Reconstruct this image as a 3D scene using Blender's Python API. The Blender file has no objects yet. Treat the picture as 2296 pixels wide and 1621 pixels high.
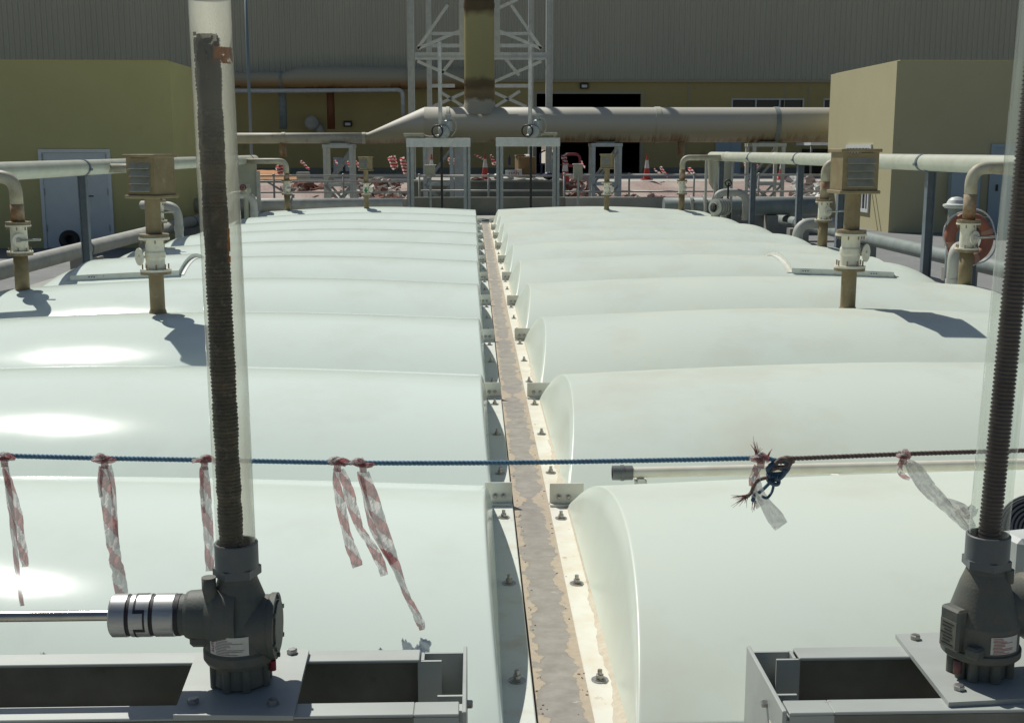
import bpy, math, random
from mathutils import Vector, Matrix, noise
random.seed(7)
C = bpy.context.scene.collection
sc = bpy.context.scene
PI = math.pi
R = math.radians

# ------------------------------------------------------------------ camera
F, CX, CY = 2700.0, 1148.0, 810.5
H = 1.54
PITCH = math.atan(475.5 / 2700)
YAW = math.atan(86 / 2700 * math.cos(PITCH))
FWD = Vector((math.sin(YAW) * math.cos(PITCH), math.cos(YAW) * math.cos(PITCH), -math.sin(PITCH)))
RGT = Vector((math.cos(YAW), -math.sin(YAW), 0))
UPV = RGT.cross(FWD)
CAM = Vector((0, 0, H))
cd = bpy.data.cameras.new('camera'); cam = bpy.data.objects.new('camera', cd); C.objects.link(cam)
cd.sensor_width = 36; cd.lens = 36 * F / 2296; cd.clip_end = 2000; cd.clip_start = .05
cam.matrix_world = Matrix((( RGT.x, UPV.x, -FWD.x, CAM.x), (RGT.y, UPV.y, -FWD.y, CAM.y), (RGT.z, UPV.z, -FWD.z, CAM.z), (0, 0, 0, 1)))
sc.camera = cam

def ray(px, py): return FWD * F + RGT * (px - CX) + UPV * (CY - py)
def at(px, py, Y):
    d = ray(px, py); return CAM + d * (Y / d.y)
def atz(px, py, z):
    d = ray(px, py); return CAM + d * ((z - H) / d.z)

# ------------------------------------------------------------------ materials
def lin(c): return tuple(c) + (1,)
def M(name, c1, c2=None, scale=4, lo=.4, hi=.65, rough=.5, metal=0, bump=0, bscale=60, stretch=(1, 1, 1), c3=None, s3=20, lo3=.6, hi3=.7, spec=.5, detail=6, r2=None, bdist=.01, c4=None, s4=2, lo4=.5, hi4=.8, a4=.4):
    m = bpy.data.materials.new(name); m.use_nodes = True
    nt = m.node_tree; N = nt.nodes; L = nt.links
    b = N['Principled BSDF']
    b.inputs['Roughness'].default_value = rough; b.inputs['Metallic'].default_value = metal
    b.inputs['Base Color'].default_value = lin(c1)
    b.inputs['Specular IOR Level'].default_value = spec
    tc = N.new('ShaderNodeTexCoord'); mp = N.new('ShaderNodeMapping'); mp.inputs['Scale'].default_value = stretch
    oi = N.new('ShaderNodeObjectInfo'); cm = N.new('ShaderNodeCombineXYZ'); mu = N.new('ShaderNodeMath'); mu.operation = 'MULTIPLY'; mu.inputs[1].default_value = 37.0
    L.new(oi.outputs['Random'], mu.inputs[0]); L.new(mu.outputs[0], cm.inputs[0]); L.new(mu.outputs[0], cm.inputs[2])
    L.new(cm.outputs[0], mp.inputs['Location']); L.new(tc.outputs['Object'], mp.inputs[0])
    cur = None
    def layer(sc_, l, h, cin, cout, amt=1.0):
        n = N.new('ShaderNodeTexNoise'); n.inputs['Scale'].default_value = sc_; n.inputs['Detail'].default_value = detail; n.inputs['Roughness'].default_value = .62
        L.new(mp.outputs[0], n.inputs['Vector'])
        r = N.new('ShaderNodeMapRange'); r.inputs[1].default_value = l; r.inputs[2].default_value = h; r.inputs[4].default_value = amt
        L.new(n.outputs['Fac'], r.inputs[0])
        x = N.new('ShaderNodeMix'); x.data_type = 'RGBA'
        L.new(r.outputs[0], x.inputs['Factor'])
        if isinstance(cin, tuple): x.inputs['A'].default_value = lin(cin)
        else: L.new(cin, x.inputs['A'])
        x.inputs['B'].default_value = lin(cout)
        return x.outputs['Result'], r.outputs[0]
    if c2:
        cur, fac = layer(scale, lo, hi, c1, c2)
        if r2 is not None:
            rr = N.new('ShaderNodeMapRange'); rr.inputs[3].default_value = rough; rr.inputs[4].default_value = r2
            L.new(fac, rr.inputs[0]); L.new(rr.outputs[0], b.inputs['Roughness'])
    if c3: cur, _ = layer(s3, lo3, hi3, cur or c1, c3)
    if c4: cur, _ = layer(s4, lo4, hi4, cur or c1, c4, a4)
    if cur: L.new(cur, b.inputs['Base Color'])
    if bump:
        n = N.new('ShaderNodeTexNoise'); n.inputs['Scale'].default_value = bscale; n.inputs['Detail'].default_value = 4
        L.new(mp.outputs[0], n.inputs['Vector'])
        bp = N.new('ShaderNodeBump'); bp.inputs['Strength'].default_value = bump; bp.inputs['Distance'].default_value = bdist
        L.new(n.outputs['Fac'], bp.inputs['Height']); L.new(bp.outputs[0], b.inputs['Normal'])
    return m

m_grp = M('white_grp', (.70, .79, .725), (.685, .765, .69), 1.3, .38, .7, rough=.11, bump=.010, bscale=2.6, bdist=.02, c3=(.34, .31, .25), s3=38, lo3=.775, hi3=.80, r2=.17, spec=.05, c4=(.50, .49, .41), s4=1.7, lo4=.52, hi4=.85, a4=.35, detail=7)
m_grp_r = M('white_grp_dusty', (.65, .72, .64), (.65, .705, .605), 1.1, .38, .7, rough=.32, bump=.012, bscale=2.6, bdist=.02, c3=(.34, .29, .22), s3=34, lo3=.765, hi3=.79, r2=.42, spec=.3, c4=(.52, .47, .36), s4=1.5, lo4=.5, hi4=.85, a4=.5, detail=7)
m_flange = M('flange_grp', (.66, .69, .63), (.60, .55, .44), 9, .5, .75, rough=.5, bump=.15, bscale=90, c3=(.42, .32, .2), s3=24, lo3=.66, hi3=.74, bdist=.003)
m_flange_r = M('flange_grp_sandy', (.72, .71, .62), (.66, .60, .47), 7, .42, .7, rough=.55, bump=.15, bscale=90, c3=(.46, .34, .2), s3=16, lo3=.64, hi3=.72, bdist=.003)
m_sand = M('sand_deposit', (.52, .45, .34), (.60, .55, .45), 30, .35, .65, rough=.9, bump=.3, bscale=200, bdist=.003)
m_steel = M('bolt_steel', (.42, .42, .40), (.25, .2, .15), 60, .5, .7, rough=.38, metal=.8)
m_galv = M('galvanised_steel', (.36, .39, .38), (.27, .30, .30), 14, .35, .7, rough=.55, metal=.25, bump=.05)
m_alu = M('frame_steel', (.445, .475, .445), (.36, .385, .36), 6, .35, .75, rough=.5, metal=.15, c3=(.22, .15, .09), s3=17, lo3=.73, hi3=.78, bump=.04, bscale=120, stretch=(.35, 1, 1), bdist=.002)
m_machined = M('machined_aluminium', (.50, .51, .50), (.41, .42, .41), 30, .35, .7, rough=.38, metal=.65, stretch=(1, 6, 6), c3=(.08, .08, .07), s3=45, lo3=.75, hi3=.78)
m_shaft = M('bright_shaft', (.52, .50, .45), (.42, .40, .36), 20, .4, .7, rough=.22, metal=1, stretch=(1, 5, 5))
m_rubber = M('black_rubber', (.025, .022, .028), rough=.6)
m_black = M('black_steel', (.018, .017, .016), rough=.5)
m_castiron = M('grey_paint_casting', (.10, .113, .099), (.145, .135, .103), 12, .42, .72, rough=.62, bump=.25, bscale=160, c3=(.20, .165, .11), s3=30, lo3=.62, hi3=.78, bdist=.003)
m_pvc = M('grey_pvc', (.115, .13, .135), (.165, .16, .14), 15, .5, .75, rough=.5, bump=.05)
m_spindle = M('greased_spindle', (.048, .038, .018), (.105, .070, .028), 22, .4, .65, rough=.5, bump=.9, bscale=160, c3=(.16, .13, .08), s3=55, lo3=.55, hi3=.7, bdist=.006)
m_screw = M('steel_screw', (.10, .075, .065), (.07, .05, .045), 25, .4, .7, rough=.30, metal=.75)
m_rust = M('rust_stain', (.62, .24, .04), (.38, .11, .02), 50, .4, .6, rough=.8)
m_label = M('sticker_paper', (.68, .67, .60), (.55, .54, .47), 30, .45, .75, rough=.5)
m_red = M('red_print', (.33, .035, .04), rough=.6)
m_ink = M('print_grey', (.24, .20, .19), rough=.7)
m_redplug = M('red_plug', (.26, .02, .035), rough=.5)
m_brown = M('brown_frp', (.245, .195, .105), (.185, .135, .065), 8, .4, .7, rough=.6, bump=.15, bscale=60, c3=(.33, .28, .19), s3=22, lo3=.62, hi3=.75)
m_louvre = M('grey_louvre', (.30, .295, .25), (.22, .215, .17), 12, .4, .7, rough=.65)
m_valve = M('ivory_valve', (.68, .66, .55), (.55, .50, .38), 14, .5, .75, rough=.45, c3=(.3, .24, .14), s3=40, lo3=.68, hi3=.74)
m_flbrown = M('brown_flange', (.21, .16, .09), (.30, .25, .16), 20, .45, .7, rough=.65)
m_elbow = M('stained_beige_elbow', (.42, .40, .31), (.30, .25, .15), 6, .42, .72, rough=.55, c3=(.25, .16, .08), s3=9, lo3=.62, hi3=.8)
m_duct = M('cream_green_duct', (.50, .52, .43), (.42, .43, .34), 5, .42, .75, rough=.42, c3=(.36, .34, .24), s3=11, lo3=.64, hi3=.8)
m_greypipe = M('grey_pipe', (.43, .43, .39), (.34, .34, .30), 5, .4, .7, rough=.6)
m_greenpipe = M('green_grey_pipe', (.24, .28, .27), (.19, .22, .20), 5, .4, .7, rough=.6)
m_bluepost = M('blue_grey_post', (.13, .16, .19), (.10, .12, .14), 9, .4, .7, rough=.5)
m_lamp_post = M('pale_blue_post', (.17, .23, .27), rough=.5)
m_palesteel = M('pale_grey_steel', (.60, .625, .60), (.50, .525, .50), 7, .4, .7, rough=.5, c3=(.3, .2, .1), s3=9, lo3=.72, hi3=.78)
m_wall = M('ochre_render', (.50, .465, .215), (.455, .42, .19), .7, .35, .7, rough=.9, bump=.1, bscale=30, c3=(.40, .33, .17), s3=2.2, lo3=.62, hi3=.85)
m_wall_r = M('cream_render', (.485, .45, .275), (.455, .42, .25), .7, .35, .7, rough=.9, bump=.1, bscale=30, c3=(.37, .345, .2), s3=2.2, lo3=.62, hi3=.85)
m_whwall = M('warehouse_render', (.44, .36, .16), (.40, .33, .14), .5, .35, .7, rough=.9, c3=(.27, .22, .10), s3=1.1, lo3=.6, hi3=.8)
m_clad = M('corrugated_cladding', (.465, .46, .37), (.41, .405, .33), .35, .35, .7, rough=.6, c3=(.40, .39, .32), s3=1.2, lo3=.6, hi3=.85, stretch=(1, 1, .2))
m_trim = M('cladding_trim', (.36, .33, .24), rough=.6)
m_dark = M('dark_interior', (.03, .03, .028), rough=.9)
m_glass = M('dark_window_glass', (.03, .03, .04), rough=.08)
m_white = M('white_paint', (.66, .70, .70), (.58, .62, .62), 8, .45, .75, rough=.5)
m_bluedoor = M('blue_white_door', (.60, .66, .66), (.54, .60, .60), 2, .4, .7, rough=.5)
m_blue = M('pale_blue_panel', (.33, .42, .46), rough=.5)
m_deck = M('yard_concrete', (.22, .225, .22), (.175, .18, .175), .8, .35, .7, rough=.9, bump=.2, bscale=40, c3=(.34, .33, .30), s3=6, lo3=.6, hi3=.75)
m_conc = M('concrete', (.36, .36, .32), (.28, .28, .25), 2, .35, .7, rough=.9, bump=.2, bscale=30, c3=(.2, .2, .18), s3=5, lo3=.64, hi3=.75)
m_darkconc = M('mossy_concrete', (.17, .18, .15), (.22, .22, .19), 2.5, .35, .7, rough=.9, bump=.2, bscale=30)
m_roadc = M('far_paving', (.46, .45, .41), (.38, .37, .33), 1, .35, .7, rough=.9)
m_desert = M('sand_ground', (.48, .42, .33), (.42, .37, .29), .2, .35, .7, rough=.95)
m_orange = M('orange_sand', (.55, .27, .12), (.48, .24, .11), 3, .35, .7, rough=.95, bump=.3, bscale=20)
m_conered = M('cone_red', (.50, .06, .05), (.40, .07, .06), 6, .4, .7, rough=.6)
m_conewhite = M('cone_white', (.70, .70, .68), (.5, .48, .46), 6, .5, .75, rough=.5)
m_rail = M('railing_pipe', (.46, .45, .40), (.38, .37, .33), 7, .4, .7, rough=.45)
m_stone = M('broken_paver', (.36, .27, .24), (.50, .44, .40), 3, .4, .62, rough=.95)
m_brick = M('dark_brick', (.18, .07, .05), (.24, .12, .09), 3, .4, .62, rough=.95)
m_sheet = M('white_sheeting', (.66, .66, .62), (.5, .5, .47), 4, .4, .7, rough=.7, bump=.5, bscale=9, bdist=.05)
m_blueplastic = M('navy_plastic', (.04, .045, .12), rough=.5)
m_maroon = M('maroon_plastic', (.16, .02, .025), rough=.5)
m_card = M('brown_cardboard', (.30, .20, .10), (.25, .16, .08), 3, .4, .7, rough=.9)
m_lifebuoy = M('faded_orange', (.36, .135, .08), (.30, .12, .08), 6, .4, .7, rough=.6)
m_yellow = M('yellow_notice', (.55, .50, .05), rough=.6)
m_cardbox = M('beige_panel', (.36, .36, .28), (.3, .3, .23), 3, .4, .7, rough=.6)
m_web = M('shaded_grimy_web_steel', (.17, .165, .135), (.24, .235, .20), 5, .4, .7, rough=.65, c3=(.12, .10, .07), s3=9, lo3=.6, hi3=.75)  # shade between the beams darkened into the web colour, plus brown grime patches
m_rope_b = M('blue_rope', (.10, .215, .33), (.16, .28, .37), 60, .4, .7, rough=.75, bump=.4, bscale=600, c3=(.05, .11, .19), s3=25, lo3=.55, hi3=.75, bdist=.002)
m_rope_br = M('brown_rope', (.20, .15, .125), (.13, .09, .08), 60, .4, .7, rough=.85, bump=.4, bscale=600, c3=(.3, .24, .2), s3=40, lo3=.6, hi3=.75, bdist=.002)
m_fray = M('red_fibre', (.36, .13, .12), (.25, .18, .16), 40, .4, .7, rough=.9)
m_green = M('green_arrow', (.01, .17, .07), rough=.6)
m_stainbrown = M('rusty_riser', (.25, .13, .06), (.34, .29, .2), 6, .42, .6, rough=.8)

def nodes(name):
    m = bpy.data.materials.new(name); m.use_nodes = True
    return m, m.node_tree.nodes, m.node_tree.links, m.node_tree.nodes['Principled BSDF']

def tape_mat(name, dirty, thin):
    m, N, L, b = nodes(name)
    uv = N.new('ShaderNodeUVMap'); sx = N.new('ShaderNodeSeparateXYZ'); L.new(uv.outputs[0], sx.inputs[0])
    a = N.new('ShaderNodeMath'); a.operation = 'ADD'; L.new(sx.outputs[0], a.inputs[0]); L.new(sx.outputs[1], a.inputs[1])
    f = N.new('ShaderNodeMath'); f.operation = 'FRACT'; dn = N.new('ShaderNodeTexNoise'); dn.inputs['Scale'].default_value = 14; da = N.new('ShaderNodeMath'); da.operation = 'MULTIPLY_ADD'; da.inputs[1].default_value = .22 if dirty else .2; L.new(dn.outputs[0], da.inputs[0]); L.new(a.outputs[0], da.inputs[2]); L.new(da.outputs[0], f.inputs[0])
    g = N.new('ShaderNodeMath'); g.operation = 'GREATER_THAN'; g.inputs[1].default_value = .52; L.new(f.outputs[0], g.inputs[0])
    x = N.new('ShaderNodeMix'); x.data_type = 'RGBA'
    x.inputs['A'].default_value = (.60, .575, .56, 1) if dirty else (.75, .73, .70, 1)
    x.inputs['B'].default_value = (.40, .165, .17, 1) if dirty else (.52, .03, .04, 1)
    L.new(g.outputs[0], x.inputs['Factor'])
    n = N.new('ShaderNodeTexNoise'); n.inputs['Scale'].default_value = 25; n.inputs['Detail'].default_value = 5
    x2 = N.new('ShaderNodeMix'); x2.data_type = 'RGBA'; x2.blend_type = 'MULTIPLY'
    r = N.new('ShaderNodeMapRange'); r.inputs[1].default_value = .45; r.inputs[2].default_value = .75; r.inputs[4].default_value = .28
    L.new(n.outputs[0], r.inputs[0]); L.new(r.outputs[0], x2.inputs['Factor']); L.new(x.outputs['Result'], x2.inputs['A']); x2.inputs['B'].default_value = (.62, .5, .45, 1)
    L.new(x2.outputs['Result'], b.inputs['Base Color']); b.inputs['Roughness'].default_value = .35
    tr = N.new('ShaderNodeBsdfTranslucent'); L.new(x2.outputs['Result'], tr.inputs[0])
    tp = N.new('ShaderNodeBsdfTransparent')
    s1 = N.new('ShaderNodeMixShader'); s1.inputs[0].default_value = .55; L.new(b.outputs[0], s1.inputs[1]); L.new(tr.outputs[0], s1.inputs[2])
    s2 = N.new('ShaderNodeMixShader'); s2.inputs[0].default_value = thin; L.new(s1.outputs[0], s2.inputs[1]); L.new(tp.outputs[0], s2.inputs[2])
    L.new(s2.outputs[0], N['Material Output'].inputs[0])
    return m
m_tape = tape_mat('faded_barrier_tape', True, .2)
m_tape_far = tape_mat('barrier_tape', False, 0)

def clear_film():
    m, N, L, b = nodes('clear_film')
    b.inputs['Base Color'].default_value = (.80, .77, .72, 1); b.inputs['Roughness'].default_value = .3
    tp = N.new('ShaderNodeBsdfTransparent'); s = N.new('ShaderNodeMixShader')
    n = N.new('ShaderNodeTexNoise'); n.inputs['Scale'].default_value = 30
    r = N.new('ShaderNodeMapRange'); r.inputs[1].default_value = .3; r.inputs[2].default_value = .7; r.inputs[3].default_value = .15; r.inputs[4].default_value = .5
    L.new(n.outputs[0], r.inputs[0]); L.new(r.outputs[0], s.inputs[0]); L.new(b.outputs[0], s.inputs[1]); L.new(tp.outputs[0], s.inputs[2])
    L.new(s.outputs[0], N['Material Output'].inputs[0])
    return m
m_film = clear_film()

def acrylic(name, haze_lo, haze_hi, col, stretch, top=None, back=1.0):
    """clear pipe: transparent wall with a dusty film and a fresnel reflection"""
    m, N, L, b = nodes(name)
    b.inputs['Base Color'].default_value = lin(col); b.inputs['Roughness'].default_value = .35
    tl = N.new('ShaderNodeBsdfTranslucent'); tl.inputs[0].default_value = lin(col)
    film = N.new('ShaderNodeMixShader'); film.inputs[0].default_value = .5; L.new(b.outputs[0], film.inputs[1]); L.new(tl.outputs[0], film.inputs[2])
    tp = N.new('ShaderNodeBsdfTransparent'); tp.inputs[0].default_value = (.95, .97, .95, 1)
    tc = N.new('ShaderNodeTexCoord'); mp = N.new('ShaderNodeMapping'); mp.inputs['Scale'].default_value = stretch; L.new(tc.outputs['Object'], mp.inputs[0])
    n = N.new('ShaderNodeTexNoise'); n.inputs['Scale'].default_value = 16; n.inputs['Detail'].default_value = 7; n.inputs['Roughness'].default_value = .65
    L.new(mp.outputs[0], n.inputs['Vector'])
    r = N.new('ShaderNodeMapRange'); r.inputs[1].default_value = .3; r.inputs[2].default_value = .72; r.inputs[3].default_value = haze_lo; r.inputs[4].default_value = haze_hi
    L.new(n.outputs[0], r.inputs[0])
    hz = r.outputs[0]
    sx = N.new('ShaderNodeSeparateXYZ'); L.new(tc.outputs['Object'], sx.inputs[0])
    bk = N.new('ShaderNodeMapRange'); bk.inputs[1].default_value = -.03; bk.inputs[2].default_value = .03; bk.inputs[3].default_value = .07; bk.inputs[4].default_value = back
    L.new(sx.outputs[1], bk.inputs[0]); bm = N.new('ShaderNodeMath'); bm.operation = 'MULTIPLY'; bm.use_clamp = True; L.new(hz, bm.inputs[0]); L.new(bk.outputs[0], bm.inputs[1]); hz = bm.outputs[0]
    if top:
        r2 = N.new('ShaderNodeMapRange'); r2.inputs[1].default_value = top[0]; r2.inputs[2].default_value = top[1]; r2.inputs[3].default_value = 0; r2.inputs[4].default_value = top[2]
        L.new(sx.outputs[2], r2.inputs[0])
        ad = N.new('ShaderNodeMath'); ad.operation = 'ADD'; ad.use_clamp = True; L.new(hz, ad.inputs[0]); L.new(r2.outputs[0], ad.inputs[1]); hz = ad.outputs[0]
    s = N.new('ShaderNodeMixShader'); L.new(hz, s.inputs[0]); L.new(tp.outputs[0], s.inputs[1]); L.new(film.outputs[0], s.inputs[2])
    gl = N.new('ShaderNodeBsdfGlossy'); gl.inputs['Roughness'].default_value = .08
    fr = N.new('ShaderNodeFresnel'); fr.inputs[0].default_value = 1.42
    s2 = N.new('ShaderNodeMixShader'); ge = N.new('ShaderNodeNewGeometry'); mu = N.new('ShaderNodeMath'); mu.operation = 'SUBTRACT'; mu.use_clamp = True; L.new(fr.outputs[0], mu.inputs[0]); L.new(ge.outputs['Backfacing'], mu.inputs[1]); L.new(mu.outputs[0], s2.inputs[0]); L.new(s.outputs[0], s2.inputs[1]); L.new(gl.outputs[0], s2.inputs[2])
    L.new(s2.outputs[0], N['Material Output'].inputs[0])
    return m

def stained_duct(name, c_top, c_bot, axis_r, streak, rust=(.17, .095, .035)):
    """fibreglass duct: clean above, drip-stained underneath (streaks run round the pipe)"""
    m, N, L, b = nodes(name)
    b.inputs['Roughness'].default_value = .6
    tc = N.new('ShaderNodeTexCoord'); sx = N.new('ShaderNodeSeparateXYZ'); L.new(tc.outputs['Object'], sx.inputs[0])
    mp = N.new('ShaderNodeMapping'); mp.inputs['Scale'].default_value = (streak, .5, .6); L.new(tc.outputs['Object'], mp.inputs[0])
    n = N.new('ShaderNodeTexNoise'); n.inputs['Scale'].default_value = 1.6; n.inputs['Detail'].default_value = 6; n.inputs['Roughness'].default_value = .7; L.new(mp.outputs[0], n.inputs['Vector'])
    n2 = N.new('ShaderNodeTexNoise'); n2.inputs['Scale'].default_value = .55; n2.inputs['Detail'].default_value = 3; L.new(tc.outputs['Object'], n2.inputs['Vector'])
    def ma(op, a, bb):
        q = N.new('ShaderNodeMath'); q.operation = op
        for i, v in enumerate((a, bb)):
            if isinstance(v, (int, float)): q.inputs[i].default_value = v
            else: L.new(v, q.inputs[i])
        return q.outputs[0]
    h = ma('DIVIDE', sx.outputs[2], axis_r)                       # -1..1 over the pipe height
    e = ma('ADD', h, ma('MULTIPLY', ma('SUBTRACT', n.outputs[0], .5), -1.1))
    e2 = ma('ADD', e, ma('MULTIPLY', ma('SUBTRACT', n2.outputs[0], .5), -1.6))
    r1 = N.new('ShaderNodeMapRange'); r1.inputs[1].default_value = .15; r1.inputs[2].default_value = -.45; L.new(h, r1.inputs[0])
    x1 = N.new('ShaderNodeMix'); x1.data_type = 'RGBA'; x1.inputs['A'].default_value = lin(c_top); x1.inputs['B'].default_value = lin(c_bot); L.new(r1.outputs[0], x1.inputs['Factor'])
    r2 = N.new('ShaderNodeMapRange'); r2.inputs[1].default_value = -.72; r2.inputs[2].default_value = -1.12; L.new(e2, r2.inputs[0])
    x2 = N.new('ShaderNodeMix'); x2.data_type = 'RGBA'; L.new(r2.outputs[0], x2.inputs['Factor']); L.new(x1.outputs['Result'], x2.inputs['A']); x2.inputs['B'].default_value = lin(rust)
    L.new(x2.outputs['Result'], b.inputs['Base Color'])
    return m
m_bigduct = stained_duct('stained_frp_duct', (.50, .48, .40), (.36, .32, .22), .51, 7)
m_oldduct = stained_duct('old_rusty_duct', (.38, .36, .27), (.37, .24, .11), .45, 2.5, rust=(.17, .06, .02))

m_smallduct = M('dusty_duct', (.47, .45, .37), (.40, .36, .27), 2.5, .4, .7, rough=.6, c3=(.30, .22, .12), s3=3.5, lo3=.6, hi3=.75)
def banded():
    m, N, L, b = nodes('banded_stack')
    b.inputs['Roughness'].default_value = .6
    tc = N.new('ShaderNodeTexCoord'); sx = N.new('ShaderNodeSeparateXYZ'); L.new(tc.outputs['Object'], sx.inputs[0])
    n = N.new('ShaderNodeTexNoise'); n.inputs['Scale'].default_value = 2.2; n.inputs['Detail'].default_value = 6; L.new(tc.outputs['Object'], n.inputs['Vector'])
    q = N.new('ShaderNodeMath'); q.operation = 'MULTIPLY_ADD'; q.inputs[1].default_value = .35; L.new(n.outputs[0], q.inputs[0]); L.new(sx.outputs[2], q.inputs[2])
    cr = N.new('ShaderNodeValToRGB'); L.new(q.outputs[0], cr.inputs[0])
    return m, cr, q, L, N, b

# ------------------------------------------------------------------ mesh builder
class MB:
    def __init__(s): s.v = []; s.f = []; s.sm = []; s.uv = []
    def add(s, vs, fs, smooth=False):
        o = len(s.v); s.v += [Vector(v) for v in vs]
        for f in fs: s.f.append([i + o for i in f]); s.sm.append(smooth)
        return s
    def box(s, c, d, rz=0, mat=None, bev=0):
        c = Vector(c); x, y, z = d[0] / 2, d[1] / 2, d[2] / 2
        rot = mat if mat is not None else Matrix.Rotation(rz, 3, 'Z')
        if bev:
            b = bev; vs = []; 
            for sx in (-1, 1):
                for sy in (-1, 1):
                    for sz in (-1, 1):
                        vs.append((sx * (x - b), sy * (y - b), sz * z)); vs.append((sx * x, sy * (y - b), sz * (z - b))); vs.append((sx * (x - b), sy * y, sz * (z - b)))
            def I(a, b_, c_, k): return ((a > 0) * 4 + (b_ > 0) * 2 + (c_ > 0)) * 3 + k
            fs = []
            for q in (-1, 1):
                fs.append([I(-1, -1, q, 0), I(1, -1, q, 0), I(1, 1, q, 0), I(-1, 1, q, 0)][::q])
                fs.append([I(q, -1, -1, 1), I(q, 1, -1, 1), I(q, 1, 1, 1), I(q, -1, 1, 1)][::q])
                fs.append([I(1, q, -1, 2), I(-1, q, -1, 2), I(-1, q, 1, 2), I(1, q, 1, 2)][::q])
                for p in (-1, 1):
                    fs.append([I(-1, p, q, 0), I(1, p, q, 0), I(1, p, q, 2), I(-1, p, q, 2)])
                    fs.append([I(p, -1, q, 0), I(p, 1, q, 0), I(p, 1, q, 1), I(p, -1, q, 1)])
                    fs.append([I(p, q, -1, 1), I(p, q, 1, 1), I(p, q, 1, 2), I(p, q, -1, 2)])
                    for r_ in (-1, 1): fs.append([I(p, q, r_, 0), I(p, q, r_, 1), I(p, q, r_, 2)])
            return s.add([c + rot @ Vector(v) for v in vs], fs)
        vs = [c + rot @ Vector(v) for v in ((-x, -y, -z), (x, -y, -z), (x, y, -z), (-x, y, -z), (-x, -y, z), (x, -y, z), (x, y, z), (-x, y, z))]
        return s.add(vs, [(0, 3, 2, 1), (4, 5, 6, 7), (0, 1, 5, 4), (1, 2, 6, 5), (2, 3, 7, 6), (3, 0, 4, 7)])
    def bar(s, a, b, w, d=None):
        """square bar between two points"""
        a = Vector(a); b = Vector(b); t = b - a; l = t.length; t.normalize()
        up = Vector((0, 1, 0)) if abs(t.y) < .9 else Vector((0, 0, 1))
        u = t.cross(up).normalized(); v = u.cross(t)
        m = Matrix((u, v, t)).transposed()
        return s.box((a + b) / 2, (w, d or w, l), mat=m)
    def tube(s, pts, r, n=14, cap=True):
        pts = [Vector(p) for p in pts]; rs = r if isinstance(r, (list, tuple)) else [r] * len(pts)
        tg = []
        for i in range(len(pts)):
            a = pts[max(i - 1, 0)]; b = pts[min(i + 1, len(pts) - 1)]; tg.append((b - a).normalized())
        u = tg[0].orthogonal().normalized(); vs = []
        for i, p in enumerate(pts):
            u = (u - tg[i] * u.dot(tg[i])).normalized(); w = tg[i].cross(u)
            for k in range(n):
                a = 2 * PI * k / n; vs.append(p + (u * math.cos(a) + w * math.sin(a)) * rs[i])
        fs = []
        for i in range(len(pts) - 1):
            for k in range(n):
                k2 = (k + 1) % n; fs.append((i * n + k, i * n + k2, (i + 1) * n + k2, (i + 1) * n + k))
        s.add(vs, fs, True)
        if cap:
            o = len(s.v) - len(vs)
            s.f.append([o + k for k in range(n)][::-1]); s.sm.append(False)
            s.f.append([o + (len(pts) - 1) * n + k for k in range(n)]); s.sm.append(False)
        return s
    def lathe(s, o, axis, prof, n=28, smooth=False, ph=0):
        """prof: (distance along axis, radius); hard rings, smooth round the axis"""
        o = Vector(o); t = Vector(axis).normalized(); u = t.orthogonal().normalized()
        if abs(t.z) > .9: u = Vector((1, 0, 0))
        w = t.cross(u)
        for (a, ra), (b, rb) in zip(prof, prof[1:]):
            vs = []; fs = []
            for d, r in ((a, ra), (b, rb)):
                for k in range(n):
                    q = 2 * PI * k / n + ph; vs.append(o + t * d + (u * math.cos(q) + w * math.sin(q)) * r)
            for k in range(n): fs.append((k, (k + 1) % n, n + (k + 1) % n, n + k))
            s.add(vs, fs, n > 8)
        return s
    def cyl(s, a, b, r, n=20, ph=0):
        a = Vector(a); b = Vector(b); l = (b - a).length
        return s.lathe(a, b - a, [(0, 0.0001), (0, r), (l, r), (l, 0.0001)], n, ph=ph)
    def sphere(s, c, r, n=10, sq=(1, 1, 1)):
        c = Vector(c); vs = []; fs = []
        for i in range(n + 1):
            th = PI * i / n
            for k in range(2 * n):
                a = PI * k / n; vs.append(c + Vector((r * sq[0] * math.sin(th) * math.cos(a), r * sq[1] * math.sin(th) * math.sin(a), r * sq[2] * math.cos(th))))
        for i in range(n):
            for k in range(2 * n): fs.append((i * 2 * n + k, (i + 1) * 2 * n + k, (i + 1) * 2 * n + (k + 1) % (2 * n), i * 2 * n + (k + 1) % (2 * n)))
        return s.add(vs, fs, True)
    def torus(s, c, axis, R_, r, n=40, m=10, a0=0, a1=2 * PI):
        c = Vector(c); t = Vector(axis).normalized(); u = t.orthogonal().normalized(); w = t.cross(u)
        pts = [c + (u * math.cos(a0 + (a1 - a0) * i / n) + w * math.sin(a0 + (a1 - a0) * i / n)) * R_ for i in range(n + 1)]
        return s.tube(pts, r, m, cap=abs(a1 - a0) < 6.2)
    def xrings(s, rings, y, n=36):
        vs = []; fs = []
        for x, zc, r in rings:
            for k in range(n): a = 2 * PI * k / n; vs.append((x, y + r * math.cos(a), zc + r * math.sin(a)))
        for i in range(len(rings) - 1):
            for k in range(n): fs.append((i * n + k, i * n + (k + 1) % n, (i + 1) * n + (k + 1) % n, (i + 1) * n + k))
        return s.add(vs, fs, True)
    def hexbolt(s, p, axis, r, h, washer=0):
        p = Vector(p); t = Vector(axis).normalized()
        if washer: s.cyl(p, p + t * .004, washer, 18); p = p + t * .004
        s.lathe(p, t, [(0, r), (h * .8, r), (h, r * .8), (h, .0001)], 6, ph=random.random())
        return s
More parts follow.
